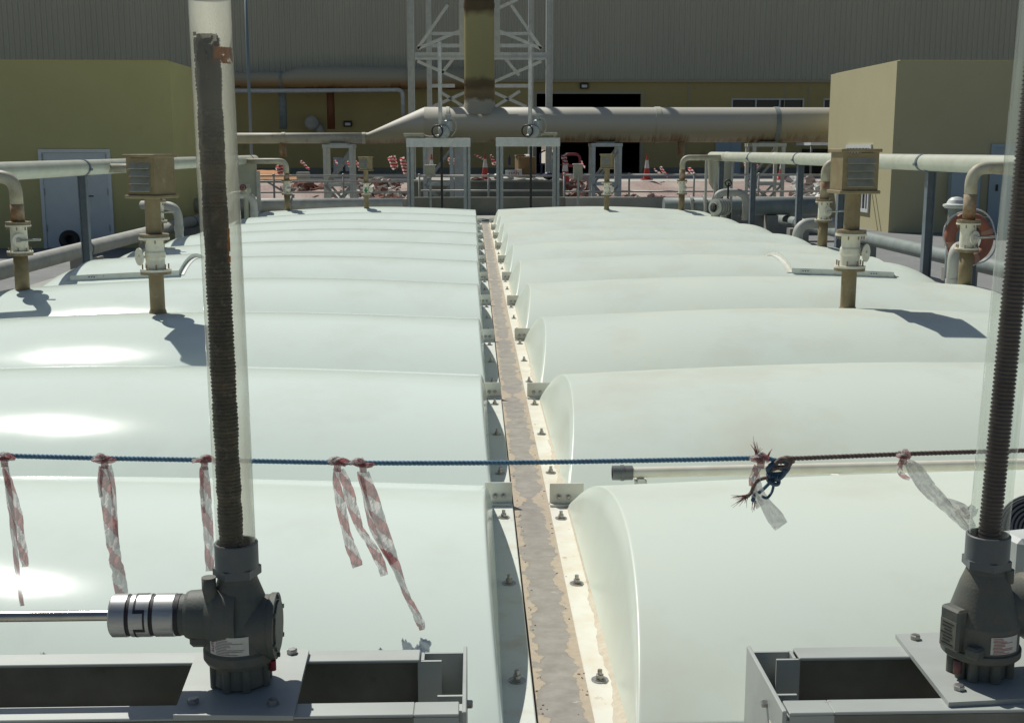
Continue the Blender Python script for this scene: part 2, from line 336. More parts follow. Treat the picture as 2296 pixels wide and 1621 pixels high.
    def grid(s, P, smooth=True, uv=None, flip=False):
        n = len(P); m_ = len(P[0]); vs = [p for row in P for p in row]; fs = []
        for i in range(n - 1):
            for j in range(m_ - 1):
                f = (i * m_ + j, i * m_ + j + 1, (i + 1) * m_ + j + 1, (i + 1) * m_ + j); fs.append(f[::-1] if flip else f)
        if uv: s.uv += [u for row in uv for u in row]
        return s.add(vs, fs, smooth)
    def build(s, name, m, parent=None):
        o0 = WL[parent.name] if parent is not None else Vector((0, 0, 0))
        me = bpy.data.meshes.new(name); me.from_pydata([v - o0 for v in s.v], [], s.f); me.polygons.foreach_set('use_smooth', s.sm)
        if s.uv:
            ul = me.uv_layers.new(name='UVMap')
            for lp in me.loops: ul.data[lp.index].uv = s.uv[lp.vertex_index]
        me.update(); me.materials.append(m)
        o = bpy.data.objects.new(name, me); C.objects.link(o)
        if parent is not None: o.parent = parent
        WL[o.name] = Vector(o0)
        return o
WL = {}
def thing(name, label, cat, loc, group=None):
    o = bpy.data.objects.new(name, None); C.objects.link(o); o.location = loc; o.empty_display_size = .1
    WL[o.name] = Vector(loc); o['label'] = label; o['category'] = cat
    if group: o['group'] = group
    return o
def tag(o, label, cat, group=None):
    o['label'] = label; o['category'] = cat
    if group: o['group'] = group
    return o
def solo(mb, name, m, label, cat, loc, group=None):
    """a thing that is one mesh, origin at its base"""
    loc = Vector(loc)
    for i in range(len(mb.v)): mb.v[i] = mb.v[i] - loc
    o = mb.build(name, m); o.location = loc; WL[o.name] = loc
    return tag(o, label, cat, group)
def structure(mb, name, m, loc=(0, 0, 0)):
    o = mb.build(name, m); o['kind'] = 'structure'; return o
def copy_tree(o, parent=None):
    c = o.copy(); C.objects.link(c); c.parent = parent
    for ch in list(o.children): copy_tree(ch, c)
    return c
def text_geo(body, size):
    cu = bpy.data.curves.new('lettering_source', 'FONT'); cu.body = body; cu.size = size; cu.align_x = 'CENTER'; cu.align_y = 'CENTER'
    ob = bpy.data.objects.new('lettering_source', cu); C.objects.link(ob)
    dg = bpy.context.evaluated_depsgraph_get(); me = bpy.data.meshes.new_from_object(ob.evaluated_get(dg))
    vs = [v.co.copy() for v in me.vertices]; fs = [list(p.vertices) for p in me.polygons]
    bpy.data.objects.remove(ob); bpy.data.curves.remove(cu); bpy.data.meshes.remove(me)
    return vs, fs
def smooth_path(pts, k=6):
    pts = [Vector(p) for p in pts]; out = []
    for i in range(len(pts) - 1):
        p0 = pts[max(i - 1, 0)]; p1 = pts[i]; p2 = pts[i + 1]; p3 = pts[min(i + 2, len(pts) - 1)]
        for j in range(k):
            t = j / k
            out.append(.5 * ((2 * p1) + (p2 - p0) * t + (2 * p0 - 5 * p1 + 4 * p2 - p3) * t * t + (3 * p1 - p0 - 3 * p2 + p3) * t ** 3))
    return out + [pts[-1]]
def bend(pts, r, k=7):
    """polyline with its inner corners rounded to radius r"""
    pts = [Vector(p) for p in pts]; out = [pts[0]]
    for a, b, c in zip(pts, pts[1:], pts[2:]):
        u = (a - b).normalized(); v = (c - b).normalized()
        for i in range(k + 1):
            t = i / k; p = b + u * r; q = b + v * r
            out.append(p * (1 - t) ** 2 + b * 2 * t * (1 - t) + q * t * t)
    return out + [pts[-1]]
# ------------------------------------------------------------------ light
SUN = Vector((-.41, .635, 1.0)).normalized()
elev = math.asin(SUN.z); azim = math.atan2(SUN.x, SUN.y)
w = bpy.data.worlds.new('World'); sc.world = w; w.use_nodes = True
nt = w.node_tree; bg = nt.nodes['Background']; sky = nt.nodes.new('ShaderNodeTexSky')
sky.sky_type = 'NISHITA'; sky.sun_disc = False; sky.sun_elevation = elev; sky.sun_rotation = azim; sky.dust_density = 1.2; sky.air_density = 1.0
nt.links.new(sky.outputs[0], bg.inputs[0]); bg.inputs[1].default_value = .052
ld = bpy.data.lights.new('sun', 'SUN'); ld.energy = 4.05; ld.angle = R(.5); ld.color = (1, .975, .90)
lo = bpy.data.objects.new('sun', ld); C.objects.link(lo); lo.rotation_euler = (-SUN).to_track_quat('-Z', 'Y').to_euler(); lo.location = (0, 0, 30)
vs_ = sc.view_settings; vs_.view_transform = 'Standard'; vs_.look = 'None'; vs_.exposure = 0; vs_.gamma = 1
sc.cycles.max_bounces = 10; sc.cycles.transparent_max_bounces = 16; sc.cycles.caustics_reflective = False; sc.cycles.caustics_refractive = False
sc.cycles.use_denoising = True

# ------------------------------------------------------------------ tank
P = 2.29; Y00 = 5.10 - P; NV = 10; YEND = Y00 + NV * P
SX0, SX1 = .168, .318                         # central strip
ZG = -.50                                     # yard level
LX, RX = -4.55, 4.98                          # outer feet of the covers

mb = MB()
mb.box((.24, (1.0 + 29.3) / 2, -.43), (10.9, 28.3, .8))
structure(mb, 'tank_wall', m_conc)

def strip_mat():
    m, N, L, b = nodes('sanded_strip'); b.inputs['Roughness'].default_value = .85
    tc = N.new('ShaderNodeTexCoord'); sx = N.new('ShaderNodeSeparateXYZ'); L.new(tc.outputs['Object'], sx.inputs[0])
    def ma(op, a, bb=0, c=None):
        q = N.new('ShaderNodeMath'); q.operation = op
        for i, v in enumerate((a, bb, c)):
            if v is None: continue
            if isinstance(v, (int, float)): q.inputs[i].default_value = v
            else: L.new(v, q.inputs[i])
        return q.outputs[0]
    def noi(scale, det, st):
        mp = N.new('ShaderNodeMapping'); mp.inputs['Scale'].default_value = st; L.new(tc.outputs['Object'], mp.inputs[0])
        n = N.new('ShaderNodeTexNoise'); n.inputs['Scale'].default_value = scale; n.inputs['Detail'].default_value = det; n.inputs['Roughness'].default_value = .65; L.new(mp.outputs[0], n.inputs['Vector']); return n.outputs[0]
    d = ma('ABSOLUTE', ma('SUBTRACT', sx.outputs[0], (SX0 + SX1) / 2 - .004))
    e = ma('DIVIDE', d, .075)
    fr = ma('ABSOLUTE', ma('SUBTRACT', ma('FRACT', ma('DIVIDE', ma('SUBTRACT', sx.outputs[1], Y00 + .1), P)), .5))     # .5 at the joints
    j = ma('MULTIPLY', ma('MAXIMUM', ma('SUBTRACT', fr, .44), 0), 9)
    v = ma('ADD', ma('ADD', e, j), ma('MULTIPLY', ma('SUBTRACT', noi(5.5, 12, (1, 1, 1)), .5), 2.5))
    r = N.new('ShaderNodeMapRange'); r.inputs[1].default_value = .68; r.inputs[2].default_value = .73; L.new(v, r.inputs[0])
    x = N.new('ShaderNodeMix'); x.data_type = 'RGBA'; L.new(r.outputs[0], x.inputs['Factor'])
    g = N.new('ShaderNodeMix'); g.data_type = 'RGBA'; L.new(noi(12, 11, (.9, 1.1, 1)), g.inputs['Factor']); g.inputs['A'].default_value = (.145, .125, .10, 1); g.inputs['B'].default_value = (.44, .415, .375, 1)
    s = N.new('ShaderNodeMix'); s.data_type = 'RGBA'; L.new(noi(40, 5, (1, 1, 1)), s.inputs['Factor']); s.inputs['A'].default_value = (.33, .265, .185, 1); s.inputs['B'].default_value = (.53, .455, .36, 1)
    L.new(g.outputs['Result'], x.inputs['A']); L.new(s.outputs['Result'], x.inputs['B'])
    # scuffs across the strip
    sr = N.new('ShaderNodeMapRange'); sr.inputs[1].default_value = .64; sr.inputs[2].default_value = .72; L.new(noi(34, 5, (.45, 1.2, 1)), sr.inputs[0])
    sc2 = N.new('ShaderNodeMix'); sc2.data_type = 'RGBA'; L.new(sr.outputs[0], sc2.inputs['Factor']); L.new(x.outputs['Result'], sc2.inputs['A']); sc2.inputs['B'].default_value = (.52, .48, .42, 1)
    L.new(sc2.outputs['Result'], b.inputs['Base Color'])
    bp = N.new('ShaderNodeBump'); bp.inputs['Strength'].default_value = .6; bp.inputs['Distance'].default_value = .003; L.new(r.outputs[0], bp.inputs['Height']); L.new(bp.outputs[0], b.inputs['Normal'])
    return m
mb = MB(); mb.box(((SX0 + SX1) / 2 + .0025, (2.0 + YEND - .2) / 2, -.012), (SX1 - SX0 + .004, YEND - 2.2, .03))
structure(mb, 'channel_strip', strip_mat())

b = MB(); rnd = random.Random(21)
for i in range(150):
    y = 3.1 + 14 * rnd.random() ** 1.6; e = rnd.choice((-1, 1)); x = (SX0 + .012 if e < 0 else SX1 - .006) + rnd.gauss(0, .010); s = rnd.uniform(.0012, .0035)
    b.box((x, y, .003 + s * .3), (s * rnd.uniform(1, 3.5), s * rnd.uniform(1, 2), s * .8), rz=rnd.random() * 3)
o = b.build('debris', M('dry_debris', (.12, .08, .05), (.35, .27, .18), 40, .4, .6, rough=.9)); o['kind'] = 'stuff'; o['label'] = 'dry grit and twig bits along the edges of the strip'; o['category'] = 'debris'
def arc(y, h):
    c = P - .05; y = y - P / 2
    if abs(y) >= c / 2: return 0.0
    Rr = (c * c / 4 + h * h) / (2 * h)
    return math.sqrt(max(Rr * Rr - y * y, 0)) - (Rr - h)
def rise(t):
    t = min(max(t, 0), 1); return .335 + .085 * math.sin(PI * t * 1.04) - .05 * t

def vault_h(side, X, y):
    """height of the cover surface at world X, local y"""
    x0, x1 = (.075, LX) if side < 0 else (.40, RX)
    t = (X - x0) / (x1 - x0); return arc(y, rise(t))

def make_vault(side):
    t = thing('tank_cover', '', 'tank cover', (0, 0, 0), 'arched white tank covers')
    x0, x1, sl = (.075, LX, .12) if side < 0 else (.40, RX, .27)
    L_ = abs(x1 - x0); sg = 1 if x1 > x0 else -1
    NY = 44; rows = []
    for i in range(NY + 1):
        y = .025 + (P - .05) * i / NY; row = []
        za = arc(y, .335)
        for k in (0, .25, .5, .75, .93):
            z = za * k; row.append(Vector((x0 + sg * sl * z, y, z)))
        e = sl * za; rr = min(.010, za * .2); row.append(Vector((x0 + sg * (e - .0), y, max(za - rr * 1.3, za * .94))))
        row.append(Vector((x0 + sg * (e + .002), y, za - rr * .55))); row.append(Vector((x0 + sg * (e + rr * .45), y, za - rr * .12))); row.append(Vector((x0 + sg * (e + rr), y, za))); row.append(Vector((x0 + sg * (e + rr * 1.6), y, za + .0002)))
        n = 26
        for j in range(1, n + 1):
            u = j / n; s0 = e + rr * 1.6; d = s0 + (L_ - .55 - s0) * u ** 1.25
            row.append(Vector((x0 + sg * d, y, arc(y, rise((d - s0) / (L_ - s0))))))
        for j in range(1, 11):
            q = j / 10 * PI / 2; d = L_ - .55 + .55 * math.sin(q)
            row.append(Vector((x0 + sg * d, y, arc(y, rise((L_ - .55) / L_)) * math.cos(q) ** .8 if j < 10 else 0)))
        rows.append(row)
    b = MB(); b.grid(rows, True, flip=(sg < 0))
    b.build('shell', m_grp if side < 0 else m_grp_r, t)
    # bolted flange along the channel
    fx0, fx1 = (.03, SX0 - .006) if side < 0 else (SX1 + .004, .435)
    b = MB(); b.box(((fx0 + fx1) / 2, P / 2, .001), (fx1 - fx0, P - .006, .016), bev=.003)
    fl = b.build('flange', m_flange if side < 0 else m_flange_r, t)
    if side > 0:   # sand lying along the foot of the end wall
        rnd = random.Random(3); rows = []
        for i in range(101):
            y = .06 + (P - .12) * i / 100; za = arc(y, .335)
            w_ = max(.0005, .010 * noise.noise((y * 11, 1.3, 0)) + .034 * (noise.noise((y * 2.6, 5.4, 0)) + .12) + .007 * noise.noise((y * 37, 2, 0)) - .016 * (y - .9))
            rows.append([Vector((x0 - w_, y, .0095)), Vector((x0 - w_ * .45, y, .0125)), Vector((x0 + .012, y, .024))])
        b = MB(); b.grid(rows, True, flip=True); b.build('sand_deposit', m_sand, t)
    bx = (.118 if side < 0 else .362)
    for yy in (.50, 1.30, 2.08):
        b = MB(); b.cyl((bx, yy, .009), (bx, yy, .0125), .025, 20); b.cyl((bx, yy, .0125), (bx, yy, .015), .017, 16)
        b.lathe((bx, yy, .015), (0, 0, 1), [(0, .0125), (.012, .0125), (.013, .0001)], 6, ph=.4); b.cyl((bx, yy, .027), (bx, yy, .042), .007, 10)
        b.build('bolt', m_steel, t)
    # upstand plate at the far joint
    a0, a1 = (.040, .160) if side < 0 else (.326, .475)
    b = MB(); b.box(((a0 + a1) / 2, P - .012, .058), (a1 - a0, .010, .098), bev=.002)
    b.box(((a0 + a1) / 2, P - .030, .014), (a1 - a0, .030, .010))
    br = b.build('bracket', m_flange if side < 0 else m_flange_r, t)
    for xx in ((.085, .122) if side < 0 else (.366, .408)):
        b = MB(); b.cyl((xx, P - .017, .048), (xx, P - .020, .048), .0125, 16); b.hexbolt((xx, P - .020, .048), (0, -1, 0), .0085, .008); b.cyl((xx, P - .026, .048), (xx, P - .036, .048), .0045, 8)
        b.build('bolt', m_steel, br)
    return t
ORD = ['nearest', 'second nearest', 'third nearest', 'fourth', 'fifth', 'sixth', 'seventh', 'eighth', 'ninth', 'farthest']
VX = {-1: {0: 'behind the red and white tape tails', 2: 'under the louvred vent with the sunlit shine', 4: 'with a raised hatch at its outer end', 9: 'below the far penstock'},
      1: {0: 'in front of the thin pipe', 2: 'with the long dark vent shadow', 4: 'with a raised hatch at its outer end', 9: 'below the far penstock'}}
for side in (-1, 1):
    pr = make_vault(side)
    for k in range(NV):
        o = pr if k == 0 else copy_tree(pr)
        o.location = (0, Y00 + k * P, 0); jr = random.Random(k * 2 + (side > 0)); o.rotation_euler = (R(jr.uniform(-.12, .12)), R(jr.uniform(-.08, .08)), R(jr.uniform(-.06, .06))); o.location.z = jr.uniform(-.003, .003); WL[o.name] = Vector(o.location)
        o['label'] = '%s white cover, %s row%s' % (ORD[k], 'left' if side < 0 else 'right', (' ' + VX[side][k]) if k in VX[side] else (', counted from the front' if 2 < k < 9 else ''))

# raised inspection hatches near the outer ends of the fifth covers
def hatch(side):
    xa, xb = ((-3.04, -4.15) if side < 0 else (3.32, 4.40)); k = 4; y0, y1 = .50, P - .30
    o = thing('inspection_hatch', 'raised white hatch with a %s arched rim on the %s row of covers' % (('grey', 'left') if side < 0 else ('sunlit', 'right')), 'hatch', ((xa + xb) / 2, Y00 + k * P + y0, vault_h(side, xa, y0)), 'raised hatches on the covers')
    yb = Y00 + k * P; up = .055
    n = 24; top = []; sk = []
    for i in range(n + 1):
        y = y0 + (y1 - y0) * i / n; row = []
        for j in range(9):
            x = xa + (xb - xa) * j / 8; row.append(Vector((x, yb + y, vault_h(side, x, y) + up)))
        top.append(row); sk.append(y)
    b = MB(); b.grid(top, True, flip=(side < 0)); b.build('lid', m_grp if side < 0 else m_grp_r, o)
    b = MB()
    for x in (xa, xb):
        b.grid([[Vector((x, yb + y, vault_h(side, x, y) - .01)), Vector((x, yb + y, vault_h(side, x, y) + up - .001))] for y in sk], True)
        s2 = 1 if x == xa else -1; d = .05 * (1 if (xa > xb) == (x == xa) else -1)
        b.grid([[Vector((x, yb + y, vault_h(side, x, y) + .012)), Vector((x + d, yb + y, vault_h(side, x, y) + .012))] for y in sk], True)
    for y, q in ((y0, 0), (y1, 1)):
        z0 = [vault_h(side, xa + (xb - xa) * j / 8, y) for j in range(9)]
        b.grid([[Vector((xa + (xb - xa) * j / 8, yb + y, z0[j] - .02)) for j in range(9)], [Vector((xa + (xb - xa) * j / 8, yb + y, z0[j] + up - .001)) for j in range(9)]], False)
    b.build('rim', m_flange, o)
    for f in (.13, .80):
        x = xa + (xb - xa) * f; z = vault_h(side, x, y0) + .026
        b = MB(); b.box((x, yb + y0 - .006, z), (.085, .008, .034)); hg = b.build('hinge', m_white, o)
        b = MB()
        for d in (-.026, 0, .026): b.cyl((x + d, yb + y0 - .010, z + .004), (x + d, yb + y0 - .014, z + .004), .007, 8)
        b.build('rivet', m_black, hg)
hatch(-1); hatch(1)

# thin beige pipe lying in the valley behind the first right-hand cover
zc = .185; yp = 4.93
x0 = at(1378, 1057, yp).x; z0 = at(1378, 1060, yp).z; p1 = at(2330, 1036, yp)
t = thing('thin_pipe', 'thin beige pipe with a dark grey end coupling behind the nearest right cover', 'pipe', (x0, yp, z0))
b = MB(); b.cyl((x0 + .05, yp, z0), (p1.x + 1.3, yp, p1.z + .012), .023, 18); b.build('pipe', M('beige_pipe', (.72, .69, .59), (.64, .59, .48), 8, .4, .7, rough=.55), t)
b = MB(); b.lathe((x0 - .01, yp, z0), (1, 0, .0), [(.0, .024), (0, .031), (.035, .031), (.036, .034), (.05, .034), (.051, .031), (.086, .031), (.086, .02)], 22); b.build('coupling', m_pvc, t)
for xx in (x0 + .11, x0 + .95, x0 + 1.75):
    b = MB(); b.box((xx, yp, z0 - .03), (.03, .07, .02)); b.box((xx, yp, z0 - .075), (.05, .05, .09)); b.build('clip', m_flange, t)

# ------------------------------------------------------------------ near penstock frames
def zt(py, px=528, Y=2.72): return at(px, py, Y).z
ZP = zt(1527)                       # plate top
ZB = ZP - .012                      # beam tops
SC_ = None
def frame(side):
    if side < 0:
        xe = atz(1043, 1480, ZB).x; xo = -1.9
        t = thing('gate_stand', 'grey steel frame of two beams under the left gearbox', 'gate stand', (xe - .5, 2.75, 0), 'steel frames carrying the gate gearboxes')
    else:
        xe = atz(1684, 1462, ZB).x; xo = 2.0
        t = thing('gate_stand', 'grey steel frame with a stickered end plate under the right gearbox', 'gate stand', (xe + .5, 2.75, 0), 'steel frames carrying the gate gearboxes')
    sg = 1 if xo > xe else -1           # direction from the open end plate along the beams
    yb = atz(700, 1470, ZB).y if side < 0 else atz(1850, 1462, ZB).y
    yf = atz(700, 1590, ZB).y if side < 0 else atz(1850, 1582, ZB).y
    Dp = .17
    xs = xe + sg * .115
    for y, d, nm in ((yb, -1, 'beam'), (yf, 1, 'beam')):
        b = MB(); L_ = abs(xo - xs); xm = (xo + xs) / 2
        y_out = y + .032 * -d; 
        b.box((xm, y, ZB - .004), (L_, .066, .008), bev=.002)
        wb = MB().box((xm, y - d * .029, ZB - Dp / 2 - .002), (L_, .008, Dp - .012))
        b.box((xm, y, ZB - Dp), (L_, .066, .008))
        if d > 0: b.box((xs - sg * .0515, y, ZB - .004 - .0005), (.103, .066, .008), bev=.002); b.box((xs - sg * .0515, y - .029, ZB - Dp / 2 - .002), (.103, .008, Dp - .012))
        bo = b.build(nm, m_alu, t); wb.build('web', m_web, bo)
    # end plate across the beam ends, with guide channel behind it
    ya, ye = yf - .036, yb + .036
    b = MB(); b.box((xe, (ya + ye) / 2, ZB - .30), (.010, ye - ya, .612), bev=.002); ep = b.build('end_plate', m_alu, t)
    for yy, zz in (((ya + ye) / 2 - .04, ZB - .045), ((ya + ye) / 2 - .06, ZB - .125)):
        b = MB(); b.hexbolt((xe - sg * .005, yy, zz), (-sg, 0, 0), .010, .014); b.cyl((xe + sg * .005, yy, zz), (xe + sg * .016, yy, zz), .010, 6); b.cyl((xe + sg * .016, yy, zz), (xe + sg * .032, yy, zz), .006, 10); b.build('bolt', m_steel, ep)
    if side > 0:
        b = MB(); b.box((xe - .0062, ya + .085, ZB - .12), (.001, .05, .10)); st = b.build('sticker', m_label, ep)
        b = MB()
        for q in range(6): b.box((xe - .0071, ya + .085 + (q % 2) * .004, ZB - .085 - q * .013), (.0006, .034 - (q % 3) * .006, .003))
        b.build('print', m_ink, st)
    # guide legs: C channel folded from thick sheet
    b = MB(); th = .008
    b.box((xe + sg * .055, ye - .004, ZB - .36), (.100, th, .70)); b.box((xe + sg * .108, ye - .025, ZB - .36), (th, .05, .70)); b.box((xe + sg * .09, ye - .052, ZB - .36), (.06, th, .70)) 
    b.build('guide', m_alu, t)
    b = MB(); b.box((xe + sg * .035, (ya + ye) / 2 - .045, ZB - .37), (.06, th, .70)); b.box((xe + sg * .012, ya + .05, ZB - .37), (.014, .09, .70)); b.build('guide', m_alu, t)
    return t, xe, yb, yf
fl_, xeL, ybL, yfL = frame(-1)
fr_, xeR, ybR, yfR = frame(1)

def plate(pts, z1, th, name, m, parent):
    vs = [(p[0], p[1], z1) for p in pts] + [(p[0], p[1], z1 - th) for p in pts]
    b = MB(); b.add(vs, [(0, 1, 2, 3), (7, 6, 5, 4)] + [(i, i + 4, (i + 1) % 4 + 4, (i + 1) % 4) for i in range(4)]); return b.build(name, m, parent)

def sticker(t, ax, ay, r, z0, z1, a0, a1, word, parent):
    """paper label bent round a vertical cylinder, a0..a1 measured from -Y"""
    def pt(a, z, rr): return Vector((ax + rr * math.sin(a), ay - rr * math.cos(a), z))
    b = MB(); n = 12
    b.grid([[pt(a0 + (a1 - a0) * i / n, z0, r), pt(a0 + (a1 - a0) * i / n, z1, r)] for i in range(n + 1)], True); st = b.build('sticker', m_label, parent)
    L_ = (a1 - a0) * r; hh = z1 - z0
    b = MB()
    if word:
        vs, fs = text_geo(word, hh * .36)
        b.add([pt(a0 + (.085 * L_ - v.y) / r, (z0 + z1) / 2 + v.x, r + .0006) for v in vs], fs)
        b.build('lettering', m_red, st); b = MB()
    rnd = random.Random(4); s0 = .17 if word else .06
    for q in range(11):
        zz = z1 - hh * (.08 + .085 * q); u0 = s0 + rnd.random() * .04; u1 = u0 + (.25 + .5 * rnd.random())
        u1 = min(u1, .93)
        b.grid([[pt(a0 + (a1 - a0) * (u0 + (u1 - u0) * i / 8), zz - .0007, r + .0006), pt(a0 + (a1 - a0) * (u0 + (u1 - u0) * i / 8), zz + .0007, r + .0006)] for i in range(9)], True)
    b.build('print', m_ink if word else m_red, st)

# ---- left gearbox
ax, ay = at(541, 1500, 2.72).x, 2.72
pxm = 2700 / ((at(529, 1400, 2.72) - CAM).dot(FWD))      # px per metre here
t = thing('gearbox', 'dark grey cast gearbox with side shaft under the grimy clear tube on the left', 'gearbox', (ax, ay, ZP), 'gate gearboxes on the near frames')
pl = plate([atz(388, 1602, ZP)[:2], atz(657, 1604, ZP)[:2], atz(693, 1455, ZP)[:2], atz(441, 1462, ZP)[:2]], ZP, .0118, 'base_plate', m_alu, t)
for px, py in ((433, 1575), (655, 1464), (612, 1578)):
    p = atz(px, py, ZP); b = MB(); b.hexbolt(p, (0, 0, 1), .0135, .012, .0); b.build('bolt', m_steel, pl)
Z = lambda py: zt(py)
b = MB()
zz = lambda m_: ZP + m_
H1 = zt(1287) - ZP                                     # height of casting under the collar
b.lathe((ax, ay, ZP + .0005), (0, 0, 1), [(0, .060), (.006, .066), (.055, .063), (.060, .076)], 40)
b.lathe((ax, ay, ZP), (0, 0, 1), [(.058, .060), (.060, .080), (.070, .086), (.090, .086), (.096, .081), (.135, .080), (.150, .077), (H1 * .80, .062), (H1 - .012, .047), (H1, .045), (H1, .0)], 44)
for a in (20, 70, 115, 160, 205, 250, 295, 340):         # lugs on the base
    q = R(a); c = Vector((ax + .064 * math.sin(q), ay - .064 * math.cos(q), ZP)); b.cyl(c + Vector((0, 0, .0)), c + Vector((0, 0, .060)), .0105, 10)
# input boss to the left
zc = zt(1377, 440); xl = lambda px: at(px, 1377, 2.72).x
b.lathe((xl(399), ay, zc), (1, 0, 0), [(0, .03), (0, .048), (xl(424) - xl(399), .048)], 32)
b.lathe((xl(420), ay, zc), (1, 0, 0), [(0, .03), (0, .0535), (.008, .057), (.050, .060), (.072, .078), (.10, .085), (.125, .085)], 36)
b.box((xl(455), ay - .01, zc - .055), (.055, .05, .03), bev=.008)
# right boss and cover
zr = zt(1402, 600); xr = lambda px: at(px, 1400, 2.72).x
b.lathe((xr(555), ay, zr), (1, 0, 0), [(0, .05), (0, .074), (xr(604) - xr(555), .074), (xr(610) - xr(555), .078), (xr(622) - xr(555), .078), (xr(622) - xr(555), .0)], 36)
b.lathe((xr(622), ay, zr), (1, 0, 0), [(0, .06), (.005, .06), (.005, .0)], 30)
for a in range(6):
    q = R(60 * a + 20); c = Vector((xr(622), ay + .069 * math.cos(q), zr + .069 * math.sin(q))); b.cyl(c, c + Vector((.006, 0, 0)), .006, 6)
# eye lug left of the neck
ez = zt(1305, 478); ex = at(476, 1300, 2.72).x
b.tube([(ex + .03, ay - .03, ez - .05), (ex + .006, ay - .035, ez - .025), (ex, ay - .036, ez), (ex, ay - .036, ez + .026)], [.012, .019, .0165, .0165], 16)
b.build('housing', m_castiron, t)
b = MB(); b.cyl((ax + .079, ay - .022, ZP + .038), (ax + .079, ay - .022, ZP + .062), .008, 12); b.build('drain_plug', m_redplug, t)
sticker(t, ax, ay, .0815, ZP + .098, ZP + .143, -.78, .44, 'auma', t)
zc0 = ZP + H1
b = MB(); b.lathe((ax, ay, zc0), (0, 0, 1), [(-.002, .05), (.0, .056), (.020, .056), (.020, .05)], 6, ph=.2); b.lathe((ax, ay, zc0), (0, 0, 1), [(.018, .0505), (.078, .0505), (.080, .049), (.080, .0462), (.05, .0462)], 40)
b.build('collar', m_pvc, t)
# coupling and shaft
b = MB(); x0c, x1c = xl(253), xl(409); LC = x1c - x0c
g = .0028; rc = .0505
prof = [(0, .012), (0, rc - .004), (.004, rc)]
for u in (.27, .61): prof += [(LC * u - .005, rc), (LC * u - .005, rc - g), (LC * u + .005, rc - g), (LC * u + .005, rc)]
prof += [(LC - .014, rc), (LC - .010, rc - .003), (LC - .010, .02)]
b.lathe((x0c, ay, zc), (1, 0, 0), prof, 48)
cp = b.build('coupling', m_machined, t)
b = MB()
for u in (.27, .61): b.lathe((x0c, ay, zc), (1, 0, 0), [(LC * u - .0052, rc - .0022), (LC * u + .0052, rc - .0022)], 48)
b.lathe((x1c, ay, zc), (1, 0, 0), [(-.0115, .03), (-.0115, rc - .001), (-.002, rc - .001), (-.002, .02)], 48)
def jaw(a, x): return Vector((x0c + x, ay - (rc + .0006) * math.cos(a), zc + (rc + .0006) * math.sin(a)))
def jband(a0, a1, xa, xb):
    n = max(2, int(abs(a1 - a0) / .08)); b.grid([[jaw(a0 + (a1 - a0) * i / n, xa), jaw(a0 + (a1 - a0) * i / n, xb)] for i in range(n + 1)], True)
xa_, xb_ = LC * .375, LC * .515; hw = .0022
edges = [R(-168), R(-108), R(-24), R(30), R(98), R(150)]
for i, e in enumerate(edges):
    wdt = .085
    jband(e - wdt, e + wdt, xa_ - hw, xb_ + hw)
    nx = edges[(i + 1) % 6] + (2 * PI if i == 5 else 0); xx = xb_ if i % 2 == 0 else xa_
    jband(e + wdt, nx - wdt, xx - hw, xx + hw)
b.build('rubber_spider', m_rubber, cp)
b = MB(); b.cyl((-2.2, ay, zc), (x0c + .02, ay, zc), .0128, 24); b.build('shaft', m_shaft, t)
# ---- left clear tube and spindle
ztop = zc0 + 1.25
m_ac1 = acrylic('grimy_acrylic', .22, .55, (.74, .715, .60), (1, 1, .22), top=(.82, 1.02, .30), back=1.7)
m_ac2 = acrylic('clear_acrylic', .08, .34, (.60, .65, .60), (2.4, 2.4, .06), back=1.5)
tb = thing('spindle_tube', 'grimy yellowed clear tube over a greased dark spindle, on the left', 'clear tube', (ax, ay, zc0 + .05), 'clear tubes over the near spindles')
b = MB(); ro = .0455; b.tube([(ax - .009 * i / 6, ay, zc0 + .052 + 1.25 * i / 6) for i in range(7)], ro, 44, cap=False)
b.build('tube', m_ac1, tb)
st0 = Vector((ax - .010, ay - .002, zc0 + .03)); pt_ = at(463, 86, 2.71); st1 = Vector((pt_.x, 2.712, pt_.z))
def screw(a, b_, r, pitch, depth, n=22):
    a = Vector(a); b_ = Vector(b_); L_ = (b_ - a).length; k = int(L_ / pitch); pts = []; rs = []
    for i in range(k):
        for u, dr in ((0, -depth), (.18, 0), (.5, 0), (.68, -depth)):
            pts.append(a.lerp(b_, (i + u) / k)); rs.append(r + dr)
    pts.append(b_); rs.append(r - depth)
    return pts, rs
pts, rs = screw(st0, st1, .0286, .0085, .0022)
n_ = len(rs); rs = [.0286 - .0012 + (q - .0286 + .0011) * (1 if i < n_ * .55 else .35) + .0022 * noise.noise((0, 3.3, i * .045)) + random.uniform(-.0010, .0010) for i, q in enumerate(rs)]
b = MB(); b.tube(pts, rs, 26); b.cyl(st1 - Vector((0, 0, .002)), st1 + Vector((0, 0, .008)), .022, 18); b.build('spindle', m_spindle, tb)
